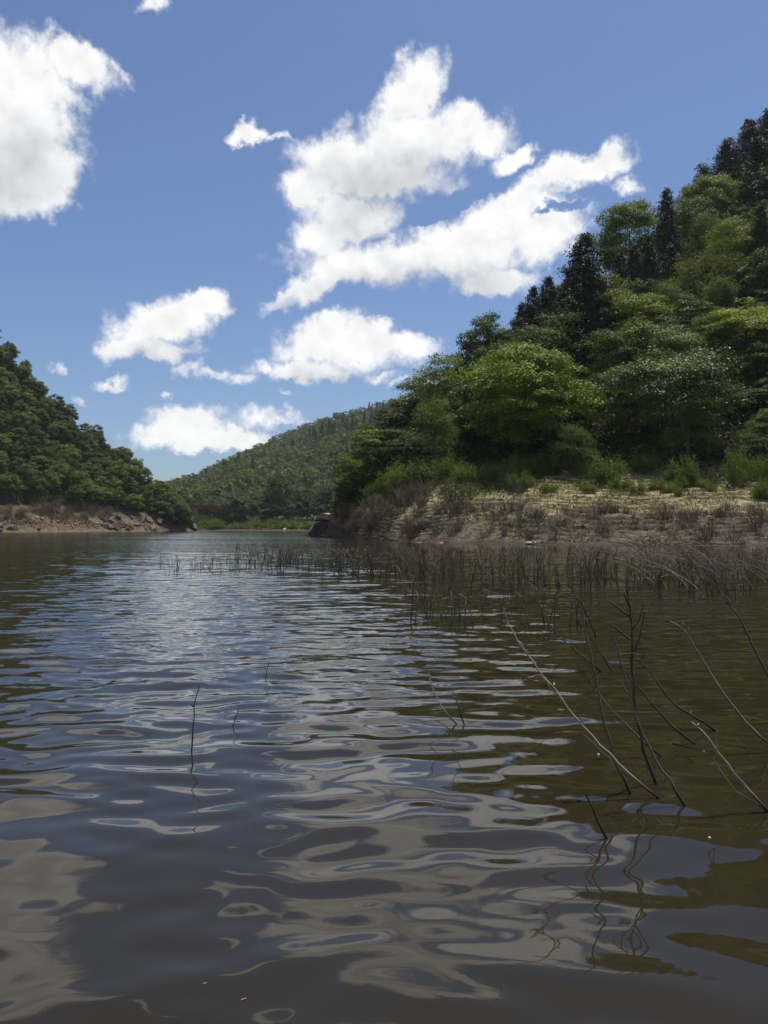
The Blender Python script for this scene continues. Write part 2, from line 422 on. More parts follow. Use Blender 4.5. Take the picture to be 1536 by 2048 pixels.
def vnoise(x, y, seed=0):
    """smooth value noise on numpy arrays"""
    x = np.asarray(x, dtype=float); y = np.asarray(y, dtype=float)
    xi = np.floor(x).astype(np.int64); yi = np.floor(y).astype(np.int64)
    fx = x - xi; fy = y - yi
    fx = fx * fx * (3 - 2 * fx); fy = fy * fy * (3 - 2 * fy)
    def h(a, b):
        n = (a * 374761393 + b * 668265263 + seed * 974634777) & 0xffffffff
        n = ((n ^ (n >> 13)) * 1274126177) & 0xffffffff
        return ((n ^ (n >> 16)) & 0xffff) / 65535.0
    return (h(xi, yi) * (1 - fx) + h(xi + 1, yi) * fx) * (1 - fy) + (h(xi, yi + 1) * (1 - fx) + h(xi + 1, yi + 1) * fx) * fy
def fbm(x, y, seed=0, octv=4):
    s = 0; a = 1; tot = 0
    for o in range(octv):
        s = s + a * vnoise(x * 2 ** o, y * 2 ** o, seed + o); tot += a; a *= 0.5
    return s / tot
def smooth01(t): t = np.clip(t, 0, 1); return t * t * (3 - 2 * t)

# ------------------------------------------------------------------ terrain
class Slope:
    def __init__(self, px, shore, bank, zb, ridge, zr, terrace=False, rough=0.6, seed=0):
        self.u = np.array([u_of(p) for p in px]); self.s = shore; self.b = bank; self.zb = zb; self.r = ridge; self.zr = zr
        self.terrace = terrace; self.rough = rough; self.seed = seed
    def cols(self, u): return [np.interp(u, self.u, t) for t in (self.s, self.b, self.zb, self.r, self.zr)]
    def h(self, x, y):
        x = np.asarray(x, dtype=float); y = np.asarray(y, dtype=float)
        S, B, ZB, RR, ZR = self.cols(x / y)
        S = S + (fbm(x * 0.22, y * 0.05, self.seed + 5) - 0.5) * 3.0
        z = np.where(y < S, (y - S) * 0.22, 0.0)
        tb = np.clip((y - S) / np.maximum(B - S, 0.5), 0, 1)
        bankz = ZB * (tb ** 0.92)
        tr = np.clip((y - B) / np.maximum(RR - B, 0.5), 0, 1)
        hill = ZB + (ZR - ZB) * tr ** 1.04
        back = ZR - np.maximum(y - RR, 0) * 0.28
        on = np.where(y < B, bankz, np.where(y < RR, hill, back))
        z = np.where(y < S, z, on)
        inland = np.clip((y - B) / 12.0, 0, 1)
        z = z + inland * (fbm(x * 0.07, y * 0.07, self.seed) - 0.5) * 5 * self.rough
        if self.terrace:
            near = (z > 0.05) & (z < 7.0)
            zz = z + (fbm(x * 0.10, y * 0.10, 31) - 0.5) * 1.6
            st = 0.40
            k = zz / st + (fbm(x * 0.6, y * 0.6, 77, 4) - 0.5) * 0.75
            fr = k - np.floor(k)
            riser = smooth01((fr - 0.89) / 0.09)
            stepped = (riser - fr) * st
            amt = np.clip(0.62 + 2.2 * (fbm(x * 0.16, y * 0.35, 55, 3) - 0.45), 0.20, 1.0) * np.clip(z / 1.5, .35, 1)
            amt = np.clip(amt + .35 * smooth01((x / y - .22) / .15), 0, 1.05)
            z = np.where(near, z + stepped * amt + (fbm(x * 1.7, y * 1.7, 91, 4) - 0.5) * 0.30, z)
        return z
RIGHT = Slope([540, 612, 640, 700, 790, 900, 1060, 1300, 1536, 1900, 2500],
              [116, 112, 108, 92, 70, 62, 58, 55, 53, 50, 46],
              [117, 112.6, 110, 98, 84, 80, 78, 76, 74, 70, 64],
              [-3, 0.2, 2.0, 3.4, 5.3, 6.6, 6.5, 6.0, 5.6, 5.5, 5.0],
              [118, 113, 114, 112, 112, 116, 124, 140, 155, 172, 185],
              [-4, 0.5, 3, 5, 9.5, 15, 26, 45, 63, 84, 98], terrace=True, seed=3)
LEFT = Slope([-700, -250, 0, 100, 200, 300, 350, 383, 402],
             [130, 185, 205, 215, 230, 245, 255, 262, 270],
             [150, 203, 223, 233, 248, 258, 262, 265, 270.5],
             [7, 8, 8.5, 8.5, 8, 6.5, 5, 1.5, -2],
             [210, 270, 292, 292, 287, 276, 270, 267, 271],
             [150, 100, 64, 44, 29.5, 13.5, 7.5, 2.0, -3], rough=0.9, seed=11)
FAR = Slope([180, 340, 400, 470, 560, 620, 680, 740, 800, 900, 1100, 1500],
            [300] * 12, [345] * 12, [3.0] * 12, [900] * 12,
            [30, 44, 53, 72, 93, 107, 119, 127, 134, 146, 158, 165], rough=1.6, seed=23)

def terrain_mesh(name, slope, u0, u1, nu, ylines, mat):
    us = np.linspace(u0, u1, nu)
    X = np.zeros((len(ylines), nu)); Y = np.zeros_like(X)
    for i, fn in enumerate(ylines):
        y = fn(us); Y[i] = y; X[i] = us * y
    Z = slope.h(X, Y)
    v = np.stack([X, Y, Z], -1).reshape(-1, 3)
    i, j = np.meshgrid(np.arange(len(ylines) - 1), np.arange(nu - 1), indexing='ij')
    a = (i * nu + j).ravel()
    f = np.stack([a, a + 1, a + nu + 1, a + nu], 1)
    o = link(name, make_mesh(name, v, f, mat, True))
    tag(o, kind='structure'); return o
def lines(slope, n_under, n_bank, n_hill, back):
    L = []
    for k in range(n_under): L.append(lambda u, k=k: slope.cols(u)[0] - 8 * (1 - k / n_under))
    for k in range(n_bank): L.append(lambda u, k=k: slope.cols(u)[0] + (slope.cols(u)[1] - slope.cols(u)[0]) * k / n_bank)
    for k in range(n_hill): L.append(lambda u, k=k: slope.cols(u)[1] + (slope.cols(u)[3] - slope.cols(u)[1]) * k / n_hill)
    for k in range(9): L.append(lambda u, k=k: slope.cols(u)[3] + back * k / 8)
    return L
terrain_mesh('hillside', RIGHT, u_of(560), u_of(2400), 420, lines(RIGHT, 12, 300, 60, 90), M['bank'])
terrain_mesh('hillside', LEFT, u_of(-650), u_of(401), 220, lines(LEFT, 4, 40, 60, 120), M['left_bank'])
terrain_mesh('far_shore', FAR, u_of(200), u_of(1450), 160, lines(FAR, 4, 40, 70, 250), M['far_bank'])
g = Geo()
gx = np.linspace(-1, 1, 41) * 2600; gy = np.linspace(-1, 1, 41) * 2600
GX, GY = np.meshgrid(gx, gy)
GZ = -3.0 - 1.0 * fbm(GX * 0.01, GY * 0.01, 4)
gi, gj = np.meshgrid(np.arange(40), np.arange(40), indexing='ij'); ga = (gi * 41 + gj).ravel()
tag(link('ground', make_mesh('ground', np.stack([GX, GY, GZ], -1).reshape(-1, 3), np.stack([ga, ga + 1, ga + 42, ga + 41], 1), M['left_bank'], True)), kind='structure')

# ------------------------------------------------------------------ water surface
WAVES = []
wr = np.random.default_rng(21)
for i in range(70):
    lam = 0.16 * (4.0 / 0.16) ** (i / 69.0) * wr.uniform(0.9, 1.1)
    th = wr.normal(-math.pi / 2 + 0.10, 0.40)
    WAVES.append((lam, th, wr.uniform(0, 2 * math.pi)))
def wave_z(x, y, spacing):
    z = np.zeros_like(x)
    wx = x + 0.35 * (fbm(x * 0.6, y * 0.6, 8, 2) - 0.5); wy = y + 0.35 * (fbm(x * 0.6 + 9, y * 0.6, 9, 2) - 0.5)
    patch = fbm(x * 0.35, y * 0.35, 40, 3)
    for lam, th, ph in WAVES:
        k = 2 * math.pi / lam
        steep = 0.0125 * (1.0 if lam > 0.24 else (lam / 0.24) ** 1.2) * (1.0 if lam < 0.48 else (0.48 / lam) ** 1.0)
        amp = steep / k
        if lam < 0.7: amp = amp * (1.30 + 0.0 * y) * (0.25 + 1.5 * patch)
        fade = np.clip((lam / spacing - 3.0) / 3.0, 0, 1)
        z = z + amp * fade * np.sin(k * (wx * math.cos(th) + wy * math.sin(th)) + ph)
    return z
rows = [0.35]
while rows[-1] < 40: rows.append(rows[-1] + 0.016 + 0.0034 * rows[-1])
while rows[-1] < 330: rows.append(rows[-1] * 1.03)
rows = np.array(rows); NC = 500
half = 2.6 + 0.72 * rows
far_w = np.where(rows > 120, half * (1 + (rows - 120) / 160), half)
tcol = np.linspace(-1, 1, NC)
WX = far_w[:, None] * tcol[None, :]; WY = np.repeat(rows[:, None], NC, 1)
sp_ = np.maximum(np.gradient(rows)[:, None], (2 * far_w / NC)[:, None]) * np.ones_like(WX)
WZ = wave_z(WX, WY, sp_)
a = (np.arange(len(rows) - 1)[:, None] * NC + np.arange(NC - 1)[None, :]).ravel()
wf = np.stack([a, a + 1, a + NC + 1, a + NC], 1)
tag(link('water', make_mesh('water', np.stack([WX, WY, WZ], -1).reshape(-1, 3), wf, M['water'], True)), kind='structure')

# ------------------------------------------------------------------ foliage builders
def leaf_quads(pos, nrm, length, width, rng, droop=0.0):
    n = len(pos)
    nrm = nrm / (np.linalg.norm(nrm, axis=1)[:, None] + 1e-9)
    r = rng.normal(size=(n, 3)); ax = np.cross(nrm, r); ax /= np.linalg.norm(ax, axis=1)[:, None] + 1e-9
    ax[:, 2] -= droop; ax /= np.linalg.norm(ax, axis=1)[:, None] + 1e-9
    sd = np.cross(nrm, ax); sd /= np.linalg.norm(sd, axis=1)[:, None] + 1e-9
    L = (length * rng.uniform(0.65, 1.35, n))[:, None]; W = (width * rng.uniform(0.7, 1.3, n))[:, None]
    v = np.stack([pos - ax * L * .5, pos + sd * W * .5 + ax * L * .05, pos + ax * L * .5, pos - sd * W * .5 + ax * L * .05], 1).reshape(-1, 3)
    f = np.arange(4 * n).reshape(-1, 4)
    return v, f
def crown(w_, h_, z0, nclump, nleaf, ll, lw, seed, flat=0.75, style='round', upbias=0.45, clump_r=0.16, spread=1.0):
    """leaf clumps spread through the crown; returns (v, f, tint, clump centres)"""
    rng = np.random.default_rng(seed)
    C = []; 
    while len(C) < nclump:
        p = rng.uniform(-1, 1, 3); r = np.linalg.norm(p)
        if r > 1 or r < 0.25: continue
        if style == 'round':
            if r < 0.62 and rng.random() < 0.75: continue
            q = p.copy()
            if p[2] < 0: q[:2] *= 1.0 + .25 * -p[2]; q[2] *= .95
        elif style == 'layered':
            q = p.copy(); q[2] = round(p[2] * 4 + rng.normal(0, .30)) / 4.0 + rng.normal(0, .06)
            if math.hypot(q[0], q[1]) < 0.3: continue
        elif style == 'tall':
            q = p.copy(); q[:2] *= (1.0 - 0.35 * p[2])
        ang = math.atan2(q[1], q[0])
        lob = 1.0 + 0.16 * math.sin(3 * ang + seed) + 0.10 * math.sin(5 * ang + 2 * seed)
        C.append((q[0] * w_ / 2 * lob * 0.86, q[1] * w_ / 2 * lob * 0.86, z0 + h_ / 2 + q[2] * h_ / 2 * 0.9))
    C = np.array(C)
    rad = w_ * clump_r * rng.uniform(0.65, 1.35, nclump)
    wgt = rad ** 2; wgt /= wgt.sum()
    idx = rng.choice(nclump, nleaf, p=wgt)
    d = rng.normal(size=(nleaf, 3)); d /= np.linalg.norm(d, axis=1)[:, None]
    d[:, 2] = np.where(d[:, 2] < -0.2, -d[:, 2] * 0.6, d[:, 2])
    rr = rad[idx] * rng.uniform(0.55, 1.12, nleaf) * spread
    pos = C[idx] + d * rr[:, None] * np.array([1, 1, flat])
    ctr = np.array([0, 0, z0 + h_ * 0.4]); out = pos - ctr; out /= np.linalg.norm(out, axis=1)[:, None] + 1e-9
    nrm = d * 0.6 + out * 0.35 + np.array([0, 0, upbias]) + rng.normal(size=(nleaf, 3)) * 0.45
    v, f = leaf_quads(pos, nrm, ll, lw, rng, 0.25)
    ct = rng.uniform(0.15, 0.80, nclump)
    tint = np.clip(ct[idx] + rng.normal(0, 0.17, nleaf), 0, 1)
    return v, f, tint, C
def trunk_geo(C, z0, h_, r0, seed, limbs=7, lean=0.0):
    rng = np.random.default_rng(seed + 100)
    top = np.array([rng.normal(0, .3) + lean, rng.normal(0, .3), z0 + h_ * 0.62])
    t = np.linspace(0, 1, 7)[:, None]
    base = np.array([0, 0, -0.8])
    pts = base + (top - base) * t + np.sin(t * 4 + seed) * np.array([[0.12, 0.08, 0]]) * h_ * 0.12
    G = Geo(); v, f = tube(pts, np.linspace(r0 * 1.15, r0 * 0.3, 7), 7); G.add(v, f)
    for k in rng.choice(len(C), min(limbs, len(C)), replace=False):
        s = pts[rng.integers(2, 6)]; e = C[k]
        mid = (s + e) / 2 + np.array([0, 0, -0.08 * h_])
        tt = np.linspace(0, 1, 5)[:, None]
        q = s * (1 - tt) ** 2 + 2 * mid * tt * (1 - tt) + e * tt ** 2
        v, f = tube(q, np.linspace(r0 * 0.38, r0 * 0.08, 5), 5); G.add(v, f)
    return G
def proto_broad(name, mat, w_, h_, z0, nclump, nleaf, ll, lw, seed, **kw):
    v, f, t, C = crown(w_, h_, z0, nclump, nleaf, ll, lw, seed, **kw)
    cm = make_mesh(name + '_crown', v, f, M[mat], False, t)
    tm = trunk_geo(C, z0, h_, 0.022 * (h_ + z0) + 0.03, seed).mesh(name + '_trunk', M['bark'], True)
    return dict(crown=cm, trunk=tm, w=w_, h=z0 + h_)
def proto_conifer(name, w_, h_, ntier, seed, mat='leaf_cedar', per=70, size=0.5):
    rng = np.random.default_rng(seed)
    G = Geo(); P_, N_ = [], []
    T = []
    nb_tot = ntier * 7
    for i in range(nb_tot):                       # boughs at uneven heights, each a drooping spray of needles
        tz = ((i + rng.random()) / nb_tot) ** 1.08
        z = h_ * (0.06 + 0.93 * tz)
        prof = min(1.0, 0.62 + 1.3 * tz) * (1 - tz) ** 0.62 * 1.18 + 0.05
        ang = rng.uniform(0, 2 * math.pi)
        rl = w_ / 2 * prof * rng.choice([rng.uniform(.55, .85), rng.uniform(.85, 1.08), 1.2], p=[.35, .55, .10])
        m = int(per * (0.30 + 0.70 * (1 - tz)))
        s_ = np.sqrt(rng.uniform(0.08, 1.0, m)) * rl
        sp = rng.normal(0, 1, (m, 3)) * np.array([.11, .11, .085]) * w_ * (0.25 + prof * 0.45)
        x = math.cos(ang) * s_ + sp[:, 0]; y = math.sin(ang) * s_ + sp[:, 1]
        zz = z + 0.30 * s_ - 0.36 * s_ ** 2 / (w_ / 2) + sp[:, 2]
        P_.append(np.stack([x, y, zz], 1)); N_.append(np.stack([np.full(m, math.cos(ang) * .6), np.full(m, math.sin(ang) * .6), np.full(m, .7)], 1) + rng.normal(0, .5, (m, 3)))
        T.append(np.clip(rng.uniform(.2, .8) + rng.normal(0, .18, m), 0, 1))
    v, f = leaf_quads(np.vstack(P_), np.vstack(N_), size, size * 0.40, rng, 0.35)
    G.add(v, f, np.concatenate(T))
    cm = G.mesh(name + '_crown', M[mat])
    G2 = Geo(); zz = np.linspace(-0.8, h_ * 0.97, 8)
    v, f = tube(np.stack([zz * 0, zz * 0, zz], 1), np.linspace(0.022 * h_, 0.02, 8), 7); G2.add(v, f)
    return dict(crown=cm, trunk=G2.mesh(name + '_trunk', M['bark'], True), w=w_, h=h_)
def proto_bamboo(name, w_, h_, n, seed):
    rng = np.random.default_rng(seed); G = Geo(); G2 = Geo(); P_, T = [], []
    for i in range(n):
        b = rng.normal(0, w_ * 0.2, 2); ang = rng.uniform(0, 6.28); ln = h_ * rng.uniform(.75, 1.05)
        t = np.linspace(0, 1, 9); bend = w_ * rng.uniform(.1, .35)
        x = b[0] + math.cos(ang) * bend * t ** 2.6; y = b[1] + math.sin(ang) * bend * t ** 2.6; z = ln * (t - 0.14 * t ** 4)
        pts = np.stack([x, y, z - 0.5], 1)
        v, f = tube(pts, np.linspace(.045, .012, 9), 4); G2.add(v, f)
        m = 210; s = rng.uniform(0.35, 1.0, m)
        c = np.stack([np.interp(s, t, pts[:, k]) for k in range(3)], 1) + rng.normal(0, 0.33, (m, 3)) * np.array([1, 1, .8])
        P_.append(c); T.append(np.clip(rng.uniform(.2, .8) + rng.normal(0, .15, m), 0, 1))
    Pp = np.vstack(P_)
    v, f = leaf_quads(Pp, rng.normal(size=Pp.shape) + np.array([0, -.2, .5]), .34, .10, rng, .8)
    G.add(v, f, np.concatenate(T))
    return dict(crown=G.mesh(name + '_crown', M['leaf_bamboo']), trunk=G2.mesh(name + '_trunk', M['leaf_bamboo'], True), w=w_, h=h_)
def proto_shrub(name, w_, h_, nleaf, seed, mat='leaf_shrub', ll=.17):
    rng = np.random.default_rng(seed); G = Geo(); G2 = Geo(); P_, T = [], []
    ns = 26
    for i in range(ns):
        ang = rng.uniform(0, 6.28); r = w_ / 2 * math.sqrt(rng.random()); ln = h_ * rng.uniform(.55, 1.05) * (1 - 0.35 * (2 * r / w_) ** 2)
        t = np.linspace(0, 1, 5)
        pts = np.stack([math.cos(ang) * r * t ** 0.8, math.sin(ang) * r * t ** 0.8, ln * t - 0.15], 1) + rng.normal(0, .03, (5, 3))
        v, f = tube(pts, np.linspace(.022, .006, 5), 4); G2.add(v, f)
        m = nleaf // ns; s = rng.uniform(0.38, 1.05, m)
        c = np.stack([np.interp(s, t, pts[:, k]) for k in range(3)], 1) + rng.normal(0, .13 * w_ / 2.2, (m, 3)); P_.append(c)
        T.append(np.clip(rng.uniform(.2, .8) + rng.normal(0, .15, m), 0, 1))
    Pp = np.vstack(P_)
    v, f = leaf_quads(Pp, rng.normal(size=Pp.shape) + np.array([0, 0, .6]), ll, ll * .38, rng, -0.25)
    G.add(v, f, np.concatenate(T))
    return dict(crown=G.mesh(name + '_leaves', M[mat]), trunk=G2.mesh(name + '_stems', M['brush'], True), w=w_, h=h_)
def proto_dead(name, w_, h_, n, seed):
    rng = np.random.default_rng(seed); G = Geo()
    for i in range(n):
        ang = rng.uniform(0, 6.28); r = w_ / 2 * math.sqrt(rng.random()); ln = h_ * rng.uniform(.5, 1.05)
        t = np.linspace(0, 1, 5); wob = rng.normal(0, .05, (5, 3)) * np.linspace(0, 1, 5)[:, None]
        pts = np.stack([math.cos(ang) * r * (.25 + .75 * t), math.sin(ang) * r * (.25 + .75 * t), ln * t - .1], 1) + wob
        v, f = tube(pts, np.linspace(.016, .005, 5), 3); G.add(v, f)
        for b in range(3):
            s = rng.uniform(.3, .9); o = np.array([np.interp(s, t, pts[:, k]) for k in range(3)])
            dv = np.array([rng.normal(0, .5), rng.normal(0, .5), rng.uniform(.3, 1)]) * ln * .28
            q = np.stack([o, o + dv * .5 + rng.normal(0, .02, 3), o + dv]); v, f = tube(q, [.008, .006, .004], 3); G.add(v, f)
    return dict(crown=G.mesh(name, M['brush']), w=w_, h=h_)

PR = {
 'dome':   proto_broad('dome_tree', 'leaf_dome', 13.5, 11.5, 0.6, 150, 42000, .27, .18, 1, clump_r=.105, flat=.7),
 'gloss':  proto_broad('glossy_tree', 'leaf_gloss', 14.0, 11.0, 0.8, 110, 30000, .27, .15, 2, clump_r=.11, flat=.6, spread=1.15),
 'layer':  proto_broad('layered_tree', 'leaf_layer', 9.5, 9.0, 1.5, 70, 15000, .25, .16, 3, style='layered', flat=.40, clump_r=.16, upbias=.7),
 'layer2': proto_broad('layered_tree_b', 'leaf_layer', 8.5, 8.5, 1.2, 64, 13000, .25, .16, 14, style='layered', flat=.45, clump_r=.17, upbias=.6),
 'pale':   proto_broad('willowy_tree', 'leaf_pale', 5.6, 8.0, 0.5, 60, 9000, .19, .075, 4, style='tall', clump_r=.14, flat=1.1, spread=1.2),
 'yellow': proto_broad('yellow_tree', 'leaf_yellow', 10.0, 7.5, 1.5, 70, 15000, .25, .15, 5, style='layered', flat=.40, clump_r=.16, upbias=.7),
 'round':  proto_broad('round_tree', 'leaf_round', 8.0, 8.5, 1.0, 80, 14000, .25, .16, 6, clump_r=.13, flat=.7),
 'round2': proto_broad('round_tree_b', 'leaf_round', 9.0, 8.0, 1.0, 90, 14000, .26, .16, 7, clump_r=.115, flat=.6),
 'cedar':  proto_conifer('cedar', 7.5, 19.0, 30, 8, per=150, size=.42),
 'cedar2': proto_conifer('cedar_b', 5.2, 15.0, 26, 9, per=95, size=.38),
 'bamboo': proto_bamboo('bamboo', 6.0, 9.0, 34, 10),
 'shrub':  proto_shrub('shrub', 2.6, 2.6, 2600, 11),
 'shrub2': proto_shrub('shrub_b', 3.4, 2.4, 2800, 12),
 'left0':  proto_broad('slope_tree_a', 'leaf_left', 8.0, 7.5, 0.6, 60, 5200, .42, .28, 31, clump_r=.12, flat=.85, upbias=.3),
 'left1':  proto_broad('slope_tree_b', 'leaf_left', 9.0, 7.0, 0.6, 66, 5400, .42, .28, 32, clump_r=.115, flat=.8, upbias=.3),
 'left2':  proto_broad('slope_tree_c', 'leaf_left', 8.0, 8.0, 0.8, 40, 3400, .44, .30, 33, style='tall', flat=.7, clump_r=.15, upbias=.4),
 'left3':  proto_broad('slope_tree_d', 'leaf_round', 7.5, 9.0, 0.6, 60, 5200, .42, .28, 34, style='tall', clump_r=.13, flat=.8),
 'far0':   proto_broad('far_tree_a', 'leaf_far', 11.0, 11.0, 0.5, 50, 3000, .75, .5, 41, clump_r=.14, flat=.7),
 'far1':   proto_broad('far_tree_b', 'leaf_far', 13.0, 10.0, 0.5, 56, 3200, .75, .5, 42, clump_r=.13, flat=.6),
}
DEAD = [proto_dead('dead_bush', 2.4, 1.7, 46, 60 + i) for i in range(4)]

def tree(kind, x, y, z, w_, h_, label, cat='tree', group=None, name='broadleaf_tree', rz=None, parts=('trunk', 'crown')):
    p = PR[kind]
    e = bpy.data.objects.new(name, None); COL.objects.link(e)
    e.location = (x, y, z); e.rotation_euler = (0, 0, random.uniform(0, 6.28) if rz is None else rz)
    e.scale = (w_ / p['w'], w_ / p['w'], h_ / p['h'])
    tag(e, label, cat, group)
    link(parts[0], p['trunk'], e); link(parts[1], p['crown'], e)
    return e

# ------------------------------------------------------------------ the wooded hill on the near shore: trees one can point at
placed = []                                      # (x, y, radius)
shown = []                                       # (depth, left, right, top, bottom) rows and columns kept free in front of the trees one can point at
def ground_tree(kind, px, depth, w_, top_py, label, name='broadleaf_tree', cat='tree', group=None, slope=RIGHT, minh=2.0):
    x = u_of(px) * depth
    z = float(slope.h(x, depth))
    top = at(px, top_py, depth).z
    h_ = max(top - z, minh)
    placed.append((x, depth, w_ * 0.42))
    hw = w_ * .40 / depth * F
    shown.append((depth, px - hw, px + hw, top_py, topx(x, depth, z + h_ * .45)[1]))
    return tree(kind, x, depth, z - 0.3, w_, h_ + 0.3, label, cat, group, name, parts=('stem', 'foliage') if 'bamboo' in name or 'shrub' in name else ('trunk', 'crown'))
def mpx(px, d): return px * d / F
HERO = [
 ('dome', 1052, 83, 14.4, 692, 'big round dome-shaped tree with fresh green leaves at the top of the bank', 'broadleaf_tree'),
 ('gloss', 1335, 82.5, 15.5, 700, 'wide spreading glossy-leaved tree overhanging the bank, next to the round dome tree', 'broadleaf_tree'),
 ('pale', 868, 84, 5.8, 795, 'slender pale green willowy tree at the bank edge, before the dark thicket', 'broadleaf_tree'),
 ('layer', 762, 100, 9.2, 838, 'dark layered tree at the tip of the wooded spur, above the big rock', 'broadleaf_tree'),
 ('layer2', 712, 106, 5.6, 900, 'small leafy tree lowest on the spur skyline, right behind the big rock', 'broadleaf_tree'),
 ('round', 815, 104, 8.5, 790, 'dense dark green tree on the spur skyline above the layered tree', 'broadleaf_tree'),
 ('layer2', 885, 106, 9.0, 712, 'layered tree on the skyline left of the dome-shaped tree', 'broadleaf_tree'),
 ('round2', 978, 114, 8.4, 622, 'rounded tree standing up on the skyline above the dome-shaped tree', 'broadleaf_tree'),
 ('cedar', 1172, 112, 9.0, 468, 'tallest dark cedar with a pointed top halfway up the hill', 'conifer_tree'),
 ('cedar', 1132, 108, 7.0, 585, 'dark cedar standing against the left flank of the tallest cedar', 'conifer_tree'),
 ('cedar2', 1098, 122, 5.0, 553, 'pointed cedar on the skyline left of the tallest cedar', 'conifer_tree'),
 ('cedar2', 1068, 120, 4.4, 572, 'smaller pointed cedar at the lower end of the skyline cedars', 'conifer_tree'),
 ('cedar2', 1046, 121, 4.4, 605, 'lowest of the cedars on the skyline, beside the rounded tree', 'conifer_tree'),
 ('bamboo', 1070, 104, 7.0, 648, 'brownish bamboo thicket behind the top of the dome-shaped tree', 'bamboo_clump'),
 ('layer', 1280, 106, 9.5, 566, 'light green layered tree just right of the tallest cedar', 'broadleaf_tree'),
 ('layer2', 1255, 98, 8.5, 640, 'lower layered tree with bright leaf tips at the foot of the tallest cedar', 'broadleaf_tree'),
 ('yellow', 1490, 98, 10.5, 606, 'bright yellow-green spreading tree at the edge of the view', 'broadleaf_tree'),
 ('yellow', 1600, 97, 9.0, 590, 'second yellow-green tree cut off by the edge of the view', 'broadleaf_tree'),
 ('dome', 1265, 137, 13.0, 404, 'broad rounded tree on the skyline between two groups of cedars', 'broadleaf_tree'),
 ('cedar2', 1338, 134, 5.0, 376, 'lone narrow cedar sticking out of the skyline', 'conifer_tree'),
 ('dome', 1425, 138, 12.5, 352, 'big rounded grey-green tree high on the hill below the top cedars', 'broadleaf_tree'),
 ('round2', 1412, 149, 7.5, 325, 'small rounded tree on the skyline just below the top cedars', 'broadleaf_tree'),
 ('cedar', 1462, 147, 8.5, 278, 'dark cedar at the lower edge of the grove on the hilltop', 'conifer_tree'),
 ('cedar', 1505, 150, 8.5, 240, 'dark cedar in the grove on the hilltop with a blunt crown', 'conifer_tree'),
 ('cedar', 1545, 152, 9.0, 218, 'highest dark cedar at the upper edge of the hilltop grove', 'conifer_tree'),
 ('cedar', 1500, 138, 8.5, 345, 'dark cedar in front of the hilltop grove, over the rounded grey-green tree', 'conifer_tree'),
 ('cedar', 1556, 136, 8.5, 330, 'dark cedar cut by the edge of the view below the hilltop', 'conifer_tree'),
 ('cedar2', 1300, 126, 4.6, 470, 'slim cedar in the row under the rounded skyline tree, nearest the lone narrow cedar', 'conifer_tree'),
 ('cedar2', 1272, 125, 4.4, 486, 'slim cedar second from the lone narrow cedar in the row', 'conifer_tree'),
 ('cedar2', 1244, 124, 4.2, 500, 'slim cedar in the row next to the tallest cedar', 'conifer_tree'),
 ('cedar2', 1345, 122, 4.2, 486, 'short slim cedar standing below the lone narrow cedar', 'conifer_tree'),
 ('bamboo', 1405, 116, 7.5, 480, 'pale bamboo grove in the middle of the hillside', 'bamboo_clump'),
 ('bamboo', 1465, 115, 8.0, 488, 'pale bamboo grove beside the middle grove, nearer the edge of the view', 'bamboo_clump'),
 ('bamboo', 1440, 110, 7.0, 540, 'low pale bamboo in front of the two groves', 'bamboo_clump'),
 ('round2', 1380, 107, 8.5, 590, 'green rounded tree between the layered tree and the bamboo', 'broadleaf_tree'),
 ('round', 1530, 112, 8.0, 500, 'dark tree at the edge of the view beside the bamboo', 'broadleaf_tree'),
 ('pale', 1420, 100, 7.0, 628, 'pale green feathery tree left of the yellow-green tree', 'broadleaf_tree'),
 ('gloss', 1340, 97, 10.0, 655, 'glossy-leaved tree rising behind the wide spreading one', 'broadleaf_tree'),
 ('round', 1180, 96, 8.5, 760, 'shaded dark tree in the hollow between the dome tree and the glossy tree', 'broadleaf_tree'),
 ('round2', 1505, 88, 9.0, 785, 'shaded tree under the yellow-green tree at the edge of the view', 'broadleaf_tree'),
 ('pale', 1515, 77, 6.0, 850, 'pale leafy small tree at the bank top near the edge of the view', 'broadleaf_tree'),
 ('round', 930, 92, 8.5, 770, 'dark tree squeezed between the willowy tree and the dome tree', 'broadleaf_tree'),
 ('round2', 820, 93, 6.5, 860, 'dark low tree behind the willowy tree on the spur', 'broadleaf_tree'),
 ('layer', 1090, 103, 9.0, 618, 'layered tree rising right behind the dome-shaped tree', 'broadleaf_tree'),
 ('pale', 1145, 76.5, 5.0, 852, 'young bright green tree at the foot of the dome tree', 'broadleaf_tree'),
]
for k, px, d, w_, top, lab, nm in HERO:
    cat = {'conifer_tree': 'conifer', 'bamboo_clump': 'bamboo'}.get(nm, 'tree')
    ground_tree(k, px, d, w_, top, lab, nm, cat)

# skyline rows that no scattered tree may rise above
SIL_R = ([612, 690, 720, 780, 840, 900, 960, 1000, 1040, 1100, 1170, 1200, 1250, 1320, 1340, 1400, 1440, 1500, 1536, 1700],
         [1040, 985, 890, 822, 756, 705, 650, 632, 625, 575, 500, 440, 412, 405, 400, 350, 322, 262, 236, 150])
SIL_L = ([-400, -100, 0, 60, 130, 200, 250, 300, 330, 370, 384], [250, 560, 648, 722, 792, 842, 880, 940, 962, 1002, 1040])
def where(px, py, zones):
    for cond, txt in zones:
        if cond(px, py): return txt
RZ = [(lambda x, y: x < 900, 'on the low wooded spur behind the big rock'),
      (lambda x, y: x < 1180 and y > 640, 'in the dark thicket around the dome-shaped tree'),
      (lambda x, y: x < 1240, 'along the skyline near the tallest cedar'),
      (lambda x, y: y > 760, 'in the shade above the bank behind the glossy tree'),
      (lambda x, y: y > 560, 'in the middle of the hillside around the bamboo'),
      (lambda x, y: True, 'high on the hill below the hilltop cedars')]
